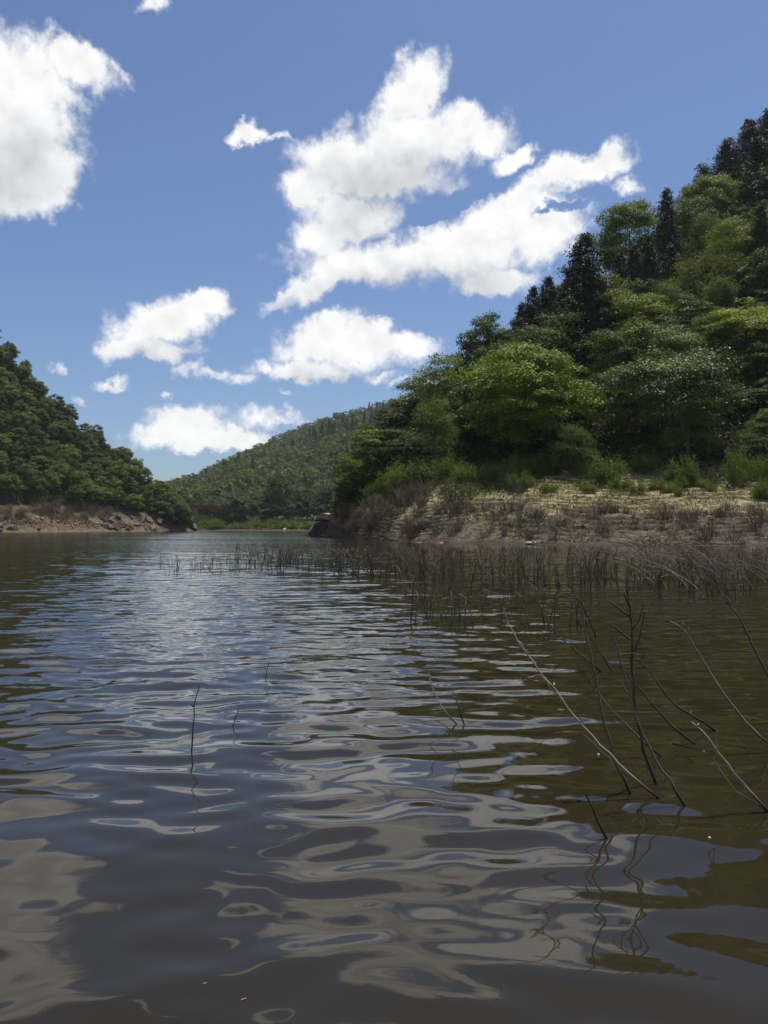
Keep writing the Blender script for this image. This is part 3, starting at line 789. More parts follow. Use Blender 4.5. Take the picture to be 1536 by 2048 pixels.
def back_wood(rest):
    """the crowns behind the ones that can be told apart, as one wood"""
    G = Geo(); rg = np.random.default_rng(88)
    tm = [crown(8, 7.5, .4, 44, 1700, .55, .38, 400 + i, clump_r=.13, flat=.85, upbias=.3)[:3] for i in range(4)]
    for k, xx, yy, zg, w_, h_, px, pc in rest:
        v, f, t = tm[rg.integers(4)]; a = rg.uniform(0, 6.28); c_, s_ = math.cos(a), math.sin(a)
        v = v * np.array([w_ / 8, w_ / 8, h_ / 7.9])
        G.add(np.stack([v[:, 0] * c_ - v[:, 1] * s_, v[:, 0] * s_ + v[:, 1] * c_, v[:, 2]], 1) + (xx, yy, zg - .3), f, np.clip(t + rg.normal(0, .25), 0, 1))
    if rest: tag(link('wood', G.mesh('wood', M['leaf_left'])), 'upper wood on the steep slope across the water', 'wood', kind='stuff')
    print('wood', len(rest))
def scatter(slope, u0, u1, step, y0f, y1f, kinds, sil, zones, wr_, hr_, desc, grp, limit, seed, shrink=0.6, maxd=1.0, mass=False):
    rng = random.Random(seed); out = []
    y = min(y0f(u0), y0f(u1)) - 5
    ymax = max(y1f(u0), y1f(u1), y1f((u0 + u1) / 2)) + 5
    cand = []
    while y < ymax:
        x = u0 * y if u0 < 0 else u0 * y
        while x < u1 * y:
            xx = x + rng.uniform(-.42, .42) * step; yy = y + rng.uniform(-.42, .42) * step
            u = xx / yy
            if u0 <= u <= u1 and y0f(u) <= yy <= y1f(u): cand.append((xx, yy))
            x += step
        y += step
    for xx, yy in cand:
        if any((xx - a) ** 2 + (yy - b) ** 2 < (r * maxd) ** 2 for a, b, r in placed): continue
        zg = float(slope.h(xx, yy))
        if zg < 0.6: continue
        k = rng.choice(kinds)
        w_ = rng.uniform(*wr_); h_ = rng.uniform(*hr_)
        if k.startswith('cedar'): w_ *= 0.6; h_ *= 1.35
        px, pt = topx(xx, yy, zg + h_)
        lim = np.interp(px, *sil) + rng.uniform(-4, 10)
        if pt < lim:
            hn = at(px, lim, yy).z - zg
            if hn < h_ * 0.38: continue
            w_ *= max(0.55, (hn / h_) ** 0.5); h_ = hn
        hw = w_ * .45 / yy * F; t_, b_ = topx(xx, yy, zg + h_)[1], topx(xx, yy, zg)[1]
        if any(yy < D_ and min(px + hw, r_) - max(px - hw, l_) > .42 * min(2 * hw, r_ - l_) and min(b_, e_) - max(t_, p_) > .42 * (e_ - p_) for D_, l_, r_, p_, e_ in shown): continue
        out.append((k, xx, yy, zg, w_, h_, px, topx(xx, yy, zg + h_ * .6)[1]))
    if len(out) > limit:
        if mass:
            out.sort(key=lambda t: t[2] + 0.6 * rng.random() * 30); back_wood(out[limit:])
        else: rng.shuffle(out)
        out = out[:limit]
    for k, xx, yy, zg, w_, h_, px, pc in out:
        con = k.startswith('cedar')
        tone = 'small dark cedar' if con else desc[k]
        lab = tone + ' ' + where(px, pc, zones)
        tree(k, xx, yy, zg - .3, w_, h_ + .3, lab, 'conifer' if con else 'tree', grp + ': ' + lab, 'conifer_tree' if con else 'broadleaf_tree')
    return len(out)
DESC = {'round': 'dark oak-like tree', 'round2': 'broad dark green tree', 'layer': 'layered green tree', 'layer2': 'smaller layered green tree', 'pale': 'feathery pale green tree',
        'left0': 'round-crowned tree', 'left1': 'broad low-crowned tree', 'left2': 'tiered leafy tree', 'left3': 'taller dark green tree', 'far0': 'rounded tree', 'far1': 'broad tree'}
n_r = scatter(RIGHT, u_of(680), u_of(1640), 5.6, lambda u: float(np.interp(u, RIGHT.u, RIGHT.b)) + 2.0, lambda u: float(np.interp(u, RIGHT.u, RIGHT.r)) + 4,
        ['round', 'round', 'round2', 'round2', 'layer', 'layer2', 'pale', 'round', 'cedar2'], SIL_R, RZ, (6.0, 8.5), (7.5, 11.5), DESC, 'hillside trees', 110, 5, maxd=0.62)
n_r2 = scatter(RIGHT, u_of(690), u_of(1640), 4.6, lambda u: float(np.interp(u, RIGHT.u, RIGHT.b)) + 1.0, lambda u: float(np.interp(u, RIGHT.u, RIGHT.r)) - 4,
        ['round', 'round2', 'round', 'layer2', 'pale'], SIL_R, RZ, (4.2, 6.0), (3.8, 6.0), {k: 'young ' + v for k, v in DESC.items()}, 'understorey trees', 60, 15, maxd=0.45)
print('understorey', n_r2)
LZ = [(lambda x, y: x > 225 and y > 930, 'on the rocky headland beside the bridge'),
      (lambda x, y: y > 940, 'in the lowest row above the brown shore of the far-side slope'),
      (lambda x, y: x < 90 and y < 800, 'near the top of the steep slope across the water'),
      (lambda x, y: x < 110, 'halfway up the steep slope at the edge of the view'),
      (lambda x, y: x < 200, 'in the middle of the steep slope across the water'),
      (lambda x, y: True, 'on the descending skyline of the slope across the water')]
n_l = scatter(LEFT, u_of(-70), u_of(384), 5.3, lambda u: float(np.interp(u, LEFT.u, LEFT.b)) - 3 - 4 * max(0, min(1, (u - u_of(180)) / .06)), lambda u: float(np.interp(u, LEFT.u, LEFT.r)) + 3,
        ['left0', 'left0', 'left1', 'left1', 'left2', 'left3'], SIL_L, LZ, (5.2, 8.2), (5.5, 8.5), DESC, 'slope trees', 175, 6, mass=True)

# ------------------------------------------------------------------ far shore trees and the wooded far hill
FZ = [(lambda x, y: x < 470, 'behind the red bridge on the far shore'), (lambda x, y: x < 560, 'behind the far meadow near the bridge'), (lambda x, y: True, 'behind the far meadow near the big rock')]
SIL_F = ([300, 400, 450, 520, 560, 640, 700, 800], [1000, 985, 985, 975, 950, 970, 965, 960])
n_f = scatter(FAR, u_of(385), u_of(720), 9.5, lambda u: 346.0, lambda u: 412.0, ['far0', 'far0', 'far1'], SIL_F, FZ, (9, 15), (8, 15), DESC, 'far shore trees', 45, 9)

for px, d, w_, top, lab in [(462, 330, 12, 984, 'full green tree hiding the end of the red bridge'), (478, 334, 11, 996, 'green tree right of the one at the bridge end'), (430, 350, 11, 992, 'tree behind the end of the red bridge'),
                            (556, 352, 14, 948, 'tallest rounded tree in the middle of the far shore'), (520, 345, 11, 1002, 'low round tree at the back of the far meadow'), (600, 348, 13, 985, 'broad tree at the back of the meadow near the pole'), (660, 350, 14, 972, 'broad tree on the far shore above the big rock')]:
    ground_tree('far0' if px % 4 else 'far1', px, d, w_, top, lab, slope=FAR)
rngf = np.random.default_rng(77)
FG = Geo(); TG = Geo()
tmpl = [crown(11, 9, 0.5, 22, 300, 1.25, .9, 200 + i, clump_r=.15, flat=.8, upbias=.3)[:3] for i in range(4)]
ct = []
for i in range(3):                                # low conifers for the plantation patch
    r2 = np.random.default_rng(300 + i); m = 170; tz = r2.random(m) ** 1.3; ang = r2.uniform(0, 6.28, m)
    rr = 2.6 * (1 - tz) ** .8 * r2.uniform(.5, 1.1, m)
    p = np.stack([np.cos(ang) * rr, np.sin(ang) * rr, 1 + 14 * tz], 1)
    v, f = leaf_quads(p, np.stack([np.cos(ang), np.sin(ang), ang * 0 + .6], 1) + r2.normal(0, .4, (m, 3)), 1.5, .8, r2, .5)
    ct.append((v, f, np.clip(r2.normal(.35, .2, m), 0, 1)))
SIL_FH = ([250, 340, 400, 470, 560, 620, 680, 740, 800, 900, 1000], [985, 961, 941, 906, 868, 844, 820, 805, 792, 770, 760])
CG = Geo(); n_fh = 0
yy = 405.0
while yy < 915:
    xx = u_of(300) * yy
    while xx < u_of(880) * yy:
        x = xx + rngf.uniform(-4, 4); y = yy + rngf.uniform(-4, 4); z = float(FAR.h(x, y))
        px, py = topx(x, y, z)
        con = fbm(np.array([x * .012]), np.array([y * .012]), 61)[0] > 0.68
        if rngf.random() < 0.025: con = not con
        s = rngf.uniform(.7, 1.5)
        htop = (15 if con else 9.5) * s
        lim = np.interp(px, *SIL_FH) + rngf.uniform(-3, 6)
        ztop = at(px, lim, y).z
        if z + htop > ztop: s *= max(0, (ztop - z)) / htop
        if s > .4:
            v, f, t = (ct[rngf.integers(3)] if con else tmpl[rngf.integers(4)])
            a = rngf.uniform(0, 6.28); c_, s_ = math.cos(a), math.sin(a)
            vv = v * s; vv = np.stack([vv[:, 0] * c_ - vv[:, 1] * s_, vv[:, 0] * s_ + vv[:, 1] * c_, vv[:, 2]], 1) + (x, y, z - .5)
            (CG if con else FG).add(vv, f, np.clip(t + rngf.normal(0, .22), 0, 1)); n_fh += 1
        xx += 9.5
    yy += 10.5
fo = link('forest', FG.mesh('forest_crowns', M['leaf_far']))
tag(fo, 'distant broadleaf forest covering the blue-green far hill', 'forest', kind='stuff')
if CG.n:
    fc = link('conifer_forest', CG.mesh('conifer_forest', M['leaf_cedar'])); tag(fc, 'distant patches of dark conifers on the far hill', 'forest', kind='stuff')

# undergrowth between the trunks
def carpet(name, slope, n, u0, u1, y0f, y1f, size, lift, mat, label, seed, keep=None):
    rng = np.random.default_rng(seed)
    u = rng.uniform(u0, u1, n); t = rng.random(n)
    y0 = y0f(u); y1 = y1f(u); y = y0 + (y1 - y0) * t; x = u * y
    z = slope.h(x, y) + np.abs(rng.normal(0, lift, n))
    if keep is not None:
        k = keep(x, y, z, rng); x, y, z = x[k], y[k], z[k]
    n = len(x)
    v, f = leaf_quads(np.stack([x, y, z], 1), rng.normal(size=(n, 3)) + np.array([0, -.2, .6]), size, size * .5, rng, -.1)
    t = np.clip(fbm(x * .3, y * .3, seed) * 1.4 - .2 + rng.normal(0, .15, n), 0, 1)
    o = link(name, make_mesh(name, v, f, mat, False, t)); tag(o, label, name.replace('_', ' '), kind='stuff')
cR = lambda i: (lambda u: np.interp(u, RIGHT.u, (RIGHT.s, RIGHT.b, RIGHT.zb, RIGHT.r, RIGHT.zr)[i]))
cL = lambda i: (lambda u: np.interp(u, LEFT.u, (LEFT.s, LEFT.b, LEFT.zb, LEFT.r, LEFT.zr)[i]))
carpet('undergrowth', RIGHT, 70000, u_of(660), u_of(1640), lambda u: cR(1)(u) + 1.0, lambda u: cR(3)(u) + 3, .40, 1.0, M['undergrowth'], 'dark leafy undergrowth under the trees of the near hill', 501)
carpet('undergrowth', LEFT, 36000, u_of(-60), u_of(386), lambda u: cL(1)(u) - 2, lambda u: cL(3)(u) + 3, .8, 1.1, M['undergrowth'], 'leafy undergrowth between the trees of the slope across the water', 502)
carpet('grass', FAR, 26000, u_of(380), u_of(760), lambda u: u * 0 + 305, lambda u: u * 0 + 352, 1.0, .5, M['far_grass'], 'green grass and low scrub of the far meadow', 503)

# ------------------------------------------------------------------ near bank: ground cover, shrubs, dead brush
def bank_keep(x, y, z, rng):
    m = fbm(x * .35, y * .35, 140, 3)
    px = 768 + F * x / y
    want = np.clip((m - .46) * 5, 0, 1) * np.clip((z - 1.5) / 1.2, 0, 1)
    want = want * np.where((px > 1010) & (px < 1260), 1.0, .6) * np.where(px < 760, .3, 1)
    return rng.random(len(x)) < want
carpet('ground_cover', RIGHT, 60000, u_of(700), u_of(1600), lambda u: cR(0)(u) + 3.5, lambda u: cR(1)(u) + 1.5, .16, .05, M['grass'], 'low green weeds in patches on the stepped bank', 504, bank_keep)

carpet('dry_grass', RIGHT, 42000, u_of(680), u_of(1600), lambda u: cR(0)(u) + .2, lambda u: cR(1)(u) + .5, .15, .05, M['dry_grass'], 'short dry stalks and litter over the whole stepped bank', 505, lambda x, y, z, rng: rng.random(len(x)) < np.clip((fbm(x * .5, y * .5, 150, 3) - .36) * 4, 0.05, 1))
def verge_keep(x, y, z, rng):
    px = 768 + F * x / y; n_ = fbm(x * .30, y * .30, 160, 3)
    return rng.random(len(x)) < np.clip((n_ - .45) * 5, 0, 1) * np.clip((z - 3.4 - (px > 1290) * .8) / 1.6, 0, 1) * np.where(px > 960, .35, 1.0)
carpet('weeds', RIGHT, 60000, u_of(720), u_of(1620), lambda u: cR(0)(u) + 6, lambda u: cR(1)(u) + 4, .26, .22, M['leaf_shrub'], 'rank green weeds along the upper edge of the stepped bank', 506, verge_keep)
carpet('dry_grass', LEFT, 40000, u_of(-40), u_of(384), lambda u: cL(0)(u) + .8, lambda u: cL(1)(u) + 1, .5, .25, M['dry_grass'], 'dry brown grass on the shore across the water', 507, lambda x, y, z, rng: rng.random(len(x)) < np.clip((fbm(x * .2, y * .2, 170, 3) - .38) * 4, 0, 1) * np.clip((z - .8) / 3.5, .1, 1))
def shrub(kind, px, py, d, w_, h_, label, group=None):
    x = u_of(px) * d; z = float(RIGHT.h(x, d))
    return tree(kind, x, d, z - .05, w_, h_, label, 'shrub', group, 'shrub', parts=('stem', 'foliage'))
SHRUBS = [
 ('shrub', 1218, 73, 3.6, 3.2, 'bright leafy shrub below the young tree on the bank'),
 ('shrub2', 1180, 75, 3.2, 2.6, 'low shrub left of the bright leafy one under the dome tree'),
 ('shrub', 1240, 70, 2.3, 2.0, 'small round shrub on a thin stem lowest on the bank'),
 ('shrub', 1362, 71, 3.0, 3.3, 'lone green shrub standing on the open stepped bank'),
 ('shrub', 1475, 71, 2.4, 3.2, 'thin leafy shrub on the pale steps near the edge of the view'),
 ('shrub2', 1520, 72, 3.4, 3.4, 'bushy shrub at the edge of the view on the pale steps'),
 ('shrub2', 1018, 74, 3.0, 2.8, 'upright shrub with brown stems at the bank edge below the dome tree'),
 ('shrub', 985, 75, 3.0, 2.8, 'upright shrub beside the brown-stemmed one, nearer the willowy tree'),
 ('shrub2', 940, 77, 3.2, 2.6, 'low shrub at the foot of the willowy tree'),
 ('shrub2', 880, 79, 4.0, 2.4, 'spreading fresh green shrub where the spur begins to drop'),
 ('shrub', 846, 80, 3.6, 2.6, 'fresh green shrub in the row down the spur, next to the spreading one'),
 ('shrub2', 812, 82, 3.8, 2.6, 'fresh green shrub in the middle of the row down the spur'),
 ('shrub', 778, 86, 3.4, 2.2, 'fresh green shrub low in the row down the spur'),
 ('shrub2', 745, 92, 3.2, 2.0, 'last fresh green shrub of the row, above the brown brush'),
 ('shrub', 1100, 77, 3.0, 2.2, 'shaded shrub under the dome tree'),
 ('shrub2', 1290, 77, 3.4, 2.4, 'shaded shrub beneath the glossy tree'),
 ('shrub', 1420, 77, 3.0, 2.6, 'shaded shrub beneath the outer boughs of the glossy tree'),
 ('shrub', 1062, 76, 2.2, 1.7, 'small shrub on the rim of the bare bank below the dome tree'),
]
rs = random.Random(3)
for k, px, d, w_, h_, lab in SHRUBS:
    q_ = rs.uniform(.75, 1.45); shrub(k, px, 0, d + rs.uniform(-1.0, 1.5), w_ * rs.uniform(.8, 1.25), h_ * q_, lab)

def dead_bush(slope, px, d, s, label, group, sink=.05):
    x = u_of(px) * d; z = float(slope.h(x, d))
    if z < .02: return
    o = link('dead_bush', random.choice(DEAD)['crown'], None, (x, d, z - sink), (random.uniform(-.12, .12), random.uniform(-.12, .12), random.uniform(0, 6.28)), (s, s, s * random.uniform(.8, 1.2)))
    tag(o, label, 'dead bush', group)
def bush_words(px, base, bins):
    t_ = next(t for lim, t in bins if px < lim); lab = rr.choice(['low', 'sparse', 'twiggy']) + ' ' + base + ' ' + t_
    return lab, lab
rr = random.Random(4)
for i in range(26):                               # smaller bushes spilling over the rim
    px = rr.uniform(880, 1560); u = u_of(px); s0 = float(cR(0)(u)); b0 = float(cR(1)(u)); q_ = rr.uniform(.35, .95)
    spot = 'below the dome tree' if px < 1150 else 'between the dome tree and the lone shrub' if px < 1340 else 'beyond the lone shrub'
    lab = ('knee-high' if q_ < .6 else 'small bushy') + ' green shrub on the bank rim ' + spot
    shrub(rr.choice(['shrub', 'shrub2']), px, 0, s0 + (b0 - s0) * rr.uniform(.62, .98), 2.6 * q_, 2.2 * q_ * rr.uniform(.7, 1.3), lab, 'rim shrubs: ' + lab)
for i in range(78):                               # brown brush down the spur
    px = rr.uniform(672, 860); u = u_of(px); s0 = float(cR(0)(u)); b0 = float(cR(1)(u))
    t_ = rr.uniform(.12, .95)
    dead_bush(RIGHT, px, s0 + (b0 - s0) * t_, rr.uniform(.6, 1.1), *bush_words(px, 'leafless brown bush in the thicket', [(715, 'next to the big leaning rock'), (760, 'below the layered tree of the spur'), (810, 'below the row of fresh green shrubs'), (9999, 'bordering the bare stepped bank')]))
for i in range(34):
    px = rr.uniform(880, 1060); u = u_of(px); s0 = float(cR(0)(u)); b0 = float(cR(1)(u))
    dead_bush(RIGHT, px, s0 + (b0 - s0) * rr.uniform(.3, .85), rr.uniform(.5, 1.0), *bush_words(px, 'leafless bush on the stepped bank', [(940, 'under the spreading green shrub'), (1000, 'under the upright shrubs'), (9999, 'under the dome tree')]))
for i in range(110):
    px = rr.uniform(800, 1560); u = u_of(px); s0 = float(cR(0)(u)); b0 = float(cR(1)(u))
    dead_bush(RIGHT, px, s0 + (b0 - s0) * rr.uniform(.03, .42), rr.uniform(.35, .85), *bush_words(px, 'dead bush at the waterline', [(900, 'by the dark pointed stone'), (1000, 'short of the plastic scrap'), (1110, 'around the plastic scrap'), (1220, 'below the tilted pale stone'), (1330, 'below the small round shrub'), (1440, 'below the lone green shrub'), (9999, 'near the edge of the view')]))
for i in range(70):
    px = rr.uniform(-20, 235); u = u_of(px); s0 = float(cL(0)(u)); b0 = float(cL(1)(u))
    dead_bush(LEFT, px, s0 + (b0 - s0) * rr.uniform(.35, 1.0), rr.uniform(1.1, 2.0), *bush_words(px, 'dry brown bush on the shore across the water', [(60, 'at the edge of the view'), (120, 'below the steep slope'), (180, 'halfway to the headland'), (9999, 'where the headland rocks begin')]))

# ------------------------------------------------------------------ rocks
def rock_mesh(name, dims, seed, mat, cuts=9, sub=3):
    """angular block: hull of a few random points, edges broken by a little noise"""
    import bmesh
    rng = np.random.default_rng(seed)
    n = cuts + 10
    p = rng.normal(size=(n, 3)); p /= np.abs(p).max(1)[:, None] ** .7 * np.linalg.norm(p, axis=1)[:, None] ** .3
    p *= rng.uniform(.75, 1.0, n)[:, None]
    bm = bmesh.new()
    for q in p: bm.verts.new(q)
    bmesh.ops.convex_hull(bm, input=bm.verts)
    for q in [v for v in bm.verts if not v.link_faces]: bm.verts.remove(q)
    bmesh.ops.triangulate(bm, faces=bm.faces)
    if sub > 1:
        bmesh.ops.subdivide_edges(bm, edges=bm.edges, cuts=1 if sub == 2 else 2, use_grid_fill=True)
        bmesh.ops.triangulate(bm, faces=bm.faces)
    bm.verts.ensure_lookup_table(); bm.verts.index_update()
    v = np.array([x.co[:] for x in bm.verts])
    v += rng.normal(0, .03, v.shape)
    v *= np.array(dims) / 2
    f = np.array([[q.index for q in fa.verts] for fa in bm.faces]); bm.free()
    return make_mesh(name, v, f, mat, False)
def rock(px, py, d, dims, seed, label, mat='rock', group=None, name='rock', slope=None, rot=None):
    p = at(px, py, d)
    z = float(slope.h(p.x, p.y)) + dims[2] * .22 if slope else p.z
    o = link(name, rock_mesh(name, dims, seed, M[mat]), None, (p.x, d, z), rot or (random.uniform(-.3, .3), random.uniform(-.3, .3), random.uniform(0, 6.28)))
    tag(o, label, name, group); return o
# the big leaning rock at the tip of the spur: shaded face and sunlit top coloured in, dark block below pale cap
def prism_rock(name, outline, y0, y1, mat, parent, seed, taper=.25):
    rng = np.random.default_rng(seed); n = len(outline); G = Geo()
    rings = []
    o = np.array(outline, dtype=float); c = o.mean(0)
    for k, y in enumerate(np.linspace(y0, y1, 6)):
        s = 1 - taper * abs(2 * k / 5 - 1) ** 2.5
        q = c + (o - c) * s; rings.append(np.stack([q[:, 0] + rng.normal(0, .07, n) + .18 * k, np.full(n, y) + rng.normal(0, .10, n), q[:, 1] + rng.normal(0, .06, n)], 1))
    v = np.vstack(rings); f = []
    for k in range(5):
        for j in range(n): f.append((k * n + j, k * n + (j + 1) % n, (k + 1) * n + (j + 1) % n, (k + 1) * n + j))
    G.add(v, f)
    for k, order in ((0, 1), (5, -1)):
        cc = rings[k].mean(0); vv = np.vstack([rings[k], cc]); ff = []
        for j in range(0, n, 2): ff.append((j, n, (j + 2) % n, (j + 1) % n)[::order])
        G.add(vv, ff)
    return link(name, G.mesh(name, mat), parent)
BR = bpy.data.objects.new('leaning_rock', None); COL.objects.link(BR)
b0 = on_water(640, 1074); b0.y = 107.0; b0.x = u_of(640) * 107
BR.location = (b0.x, b0.y, -0.4)
tag(BR, 'big dark leaning rock with a pale cap at the waterline of the spur', 'rock')
prism_rock('block', [(-1.75, -.3), (-1.5, .9), (-1.15, 1.7), (-.85, 2.35), (.2, 2.55), (1.4, 2.4), (1.9, 1.5), (1.8, .6), (1.5, -.3), (0, -.4)], -1.3, 1.6, M['rock_dark'], BR, 5)
prism_rock('cap', [(-.95, 2.42), (-.75, 2.9), (-.3, 3.25), (.5, 3.45), (1.4, 3.42), (1.65, 3.0), (1.5, 2.55), (.2, 2.62)], -1.15, 1.5, M['rock_pale'], BR, 6, .18)
for i, (px, py, d, w_, h_) in enumerate([(668, 1056, 106, 2.4, 2.6), (682, 1062, 103, 1.8, 1.4), (660, 1072, 103, 1.6, .9), (676, 1040, 108, 2.2, 2.0), (695, 1050, 102, 1.6, 1.2), (652, 1074, 104, 1.2, .6)]):
    rock(px, py, d, (w_, 2.0, h_), 20 + i, ['tall broken rock leaning on the big dark rock', 'jagged rock beside the brown brush', 'low rock at the waterline right of the big dark rock', 'rock higher up behind the big dark rock',
         'rough rock half hidden in the brown brush', 'flat stone at the foot of the big dark rock'][i], 'rock_dark')
for i, (px, py, d, w_, h_) in enumerate([(778, 1078, 69.5, 1.2, 1.0), (795, 1083, 68, .8, .5), (835, 1086, 65, .9, .45), (858, 1088, 63.5, .6, .35), (815, 1086, 66, .7, .35), (880, 1088, 62.5, .7, .3)]):
    rock(px, py, d, (w_, 1.0, h_), 40 + i, ['dark pointed stone at the corner of the stepped bank', 'dark stone next to the pointed one', 'brown stone at the waterline below the stepped bank', 'small stone farther along the waterline',
         'small stone between two larger waterline stones', 'flat stone at the waterline nearest the twigs'][i], 'rock_dark' if i < 2 else 'rock', slope=RIGHT)
def slab(px, d, dims, rot, label, mat='rock_pale', name='stone_slab', cat='stone'):
    x = u_of(px) * d; z = float(RIGHT.h(x, d))
    me = rock_mesh(name, dims, int(px), M[mat], 6, 2)
    o = link(name, me, None, (x, d, z + dims[2] * .3), rot); tag(o, label, cat); return o
slab(1137, 64.5, (.75, .25, .55), (.2, .5, .2), 'pale flat stone standing tilted on the green steps')
slab(1157, 68.5, (.55, .4, .35), (0, .2, .5), 'pale stone higher on the bank above the tilted one')
slab(1167, 68.8, (.35, .3, .25), (0, .2, .5), 'small pale stone beside the higher one')
slab(1480, 64, (.3, .25, .2), (0, .2, .5), 'small white stone on the dark lower bank near the edge of the view', 'stone_white')
slab(1335, 61.5, (.28, .22, .2), (0, .1, .5), 'small pale stone low on the bank under the lone shrub')
def log(px, py, d, L, r, rz, label):
    x = u_of(px) * d; z = float(RIGHT.h(x, d))
    t = np.linspace(-.5, .5, 7); rng = np.random.default_rng(int(px))
    pts = np.stack([t * L, rng.normal(0, .02, 7), .06 * np.sin(t * 5) + rng.normal(0, .01, 7)], 1)
    v, f = tube(pts, r * np.array([.55, .9, 1, 1, .95, .8, .4]), 8); G = Geo(); G.add(v, f)
    o = link('driftwood_log', G.mesh('driftwood_log', M['driftwood'], True), None, (x, d, z + r * 1.2 + .04), (0, .06, rz)); tag(o, label, 'log')
log(1288, 1003, 67.5, 1.2, .085, .1, 'dark driftwood log lying across the steps of the open bank')
log(1425, 1042, 61.5, 1.0, .06, -.1, 'thin dark log on the lower bank below the lone shrub')
log(1268, 977, 71, .9, .06, 0.0, 'short log on the top step beside the shade')
log(960, 935, 80.5, 4.2, .10, .45, 'bleached fallen branch at the bank edge left of the dome tree')
# scrap caught at the waterline
sx = on_water(1060, 1088); 
G = Geo(); uu = np.linspace(-.5, .5, 9); UU, VV = np.meshgrid(uu, uu)
zz = .10 + .16 * (fbm(UU * 5 + 3, VV * 5, 12) - .3); vv = np.stack([UU * .75, VV * .5, zz], -1).reshape(-1, 3)
ii, jj = np.meshgrid(np.arange(8), np.arange(8), indexing='ij'); aa = (ii * 9 + jj).ravel()
G.add(vv, np.stack([aa, aa + 1, aa + 10, aa + 9], 1))
sc_d = float(cR(0)(u_of(1060))) - .5
tag(link('plastic_scrap', G.mesh('plastic_scrap', M['plastic_green'], True), None, (u_of(1060) * sc_d, sc_d, .03)), 'pale green plastic scrap floating at the waterline of the bank', 'plastic scrap')

# rocky headland and stones across the water
rr = random.Random(12)
HEAD = []
for i in range(46):
    px = rr.uniform(212, 390); u = u_of(px); s0 = float(cL(0)(u)); d = s0 + rr.uniform(-.5, 9.0)
    big = .62 if i > 16 else 1.2
    dims = (rr.uniform(1.6, 4.2) * big, rr.uniform(1.5, 3) * big, rr.uniform(1.4, 3.4) * big)
    x = u * d; z = float(LEFT.h(x, d))
    if z < -1.2: continue
    me = rock_mesh('headland_rock', dims, 700 + i, M['rock' if rr.random() < .25 else 'rock_dark'], 16, 2)
    pale = me.materials[0] == M['rock']
    where_ = 'nearest the bridge' if px > 340 else ('in the middle of the headland' if px > 280 else 'at the start of the headland')
    lab = ('brown' if pale else 'dark') + ' jagged rock ' + where_ + (' at the waterline' if d < s0 + 3 else ' under the trees')
    o = link('headland_rock', me, None, (x, d, max(z, 0) - dims[2] * .08), (rr.uniform(-.7, .7), rr.uniform(-.4, .4), rr.uniform(0, 6.28))); tag(o, lab, 'rock', 'headland rocks: ' + lab)
for i in range(40):
    px = rr.uniform(-15, 215); u = u_of(px); s0 = float(cL(0)(u)); d = s0 + rr.uniform(.3, 7.0)
    s = rr.uniform(.4, 1.3) * (1.5 if px < 50 else 1)
    x = u * d; z = float(LEFT.h(x, d))
    o = link('shore_stone', rock_mesh('shore_stone', (s * 1.3, s, s * .8), 900 + i, M['rock_pale' if rr.random() < .3 else 'rock'], 7, 1), None, (x, d, z + s * .15), (0, 0, rr.uniform(0, 6)))
    lab = ('large' if s > 1.0 else 'small') + ' loose stone on the brown shore across the water ' + ('at the edge of the view' if px < 60 else 'below the steep slope' if px < 130 else 'near the headland rocks')
    tag(o, lab, 'stone', 'loose stones: ' + lab)
p = at(569, 1060, 304); o = link('boulder', rock_mesh('boulder', (1.3, 1.2, 1.3), 1, M['stone_white'], 5, 3), None, (p.x, 304, .55)); tag(o, 'white boulder at the far waterline between bridge and big rock', 'boulder')
p = at(592, 1056, 318); o = link('boulder', rock_mesh('boulder', (2.2, 1.6, 1.3), 2, M['rock_pale'], 6, 3), None, (p.x, 318, float(FAR.h(p.x, 318)) + .45)); tag(o, 'tan boulder on the far meadow right of the white one', 'boulder')

# ------------------------------------------------------------------ bridge
BD = 338.0
bz = at(400, 1014, BD).z
br = bpy.data.objects.new('road_bridge', None); COL.objects.link(br); br.location = (u_of(393) * BD, BD, 0); br.rotation_euler = (0, 0, R(-4))
BX0, BX1 = -22.0, 10.2; BC, BL = (BX0 + BX1) / 2, BX1 - BX0
tag(br, 'red steel girder bridge on a grey concrete pier at the far end of the water', 'bridge')
def part(name, boxes, mat, parent):
    G = Geo()
    for b in boxes: G.add(*box(*b))
    return link(name, G.mesh(name, mat), parent)
for yy_ in (-1.7, 1.7):
    gd = part('girder', [(BC, yy_, bz - .15, BL, .30, 1.15), (BC, yy_, bz - .76, BL, .55, .08), (BC, yy_, bz + .46, BL, .55, .08)], M['red_steel'], br)
part('deck', [(BC, 0, bz + .62, BL, 5.2, .22)], M['asphalt'], br)
rl = part('railing', [(BC, -2.5, bz + 1.42, BL, .08, .10), (BC, -2.5, bz + 1.08, BL, .06, .06)], M['grey_steel'], br)
for k in range(16): part('post', [(-20.5 + k * 2.0, -2.5, bz + 1.06, .09, .09, .66)], M['grey_steel'], rl)
pier = part('pier', [(0, 0, (bz - 1.3) / 2 - 1.2, 1.7, 2.6, bz + 1.1)], M['concrete'], br)
part('pier_cap', [(0, 0, bz - 1.05, 2.3, 4.4, .55)], M['concrete'], pier)

rr = random.Random(45)
for i in range(34):
    px = rr.uniform(385, 700); d = rr.uniform(306, 348); x = u_of(px) * d; s_ = rr.uniform(1.2, 3.0)
    lab = ('small' if s_ < 1.8 else 'bushy') + ' green shrub on the far meadow ' + ('below the bridge' if px < 470 else 'between the bridge and the white boulder' if px < 560 else 'near the boulders' if px < 610 else 'behind the big dark rock')
    tree('shrub' if i % 2 else 'shrub2', x, d, float(FAR.h(x, d)) - .1, 2.4 * s_, 1.5 * s_, lab, 'shrub', 'far meadow shrubs: ' + lab, 'shrub', parts=('stem', 'foliage'))
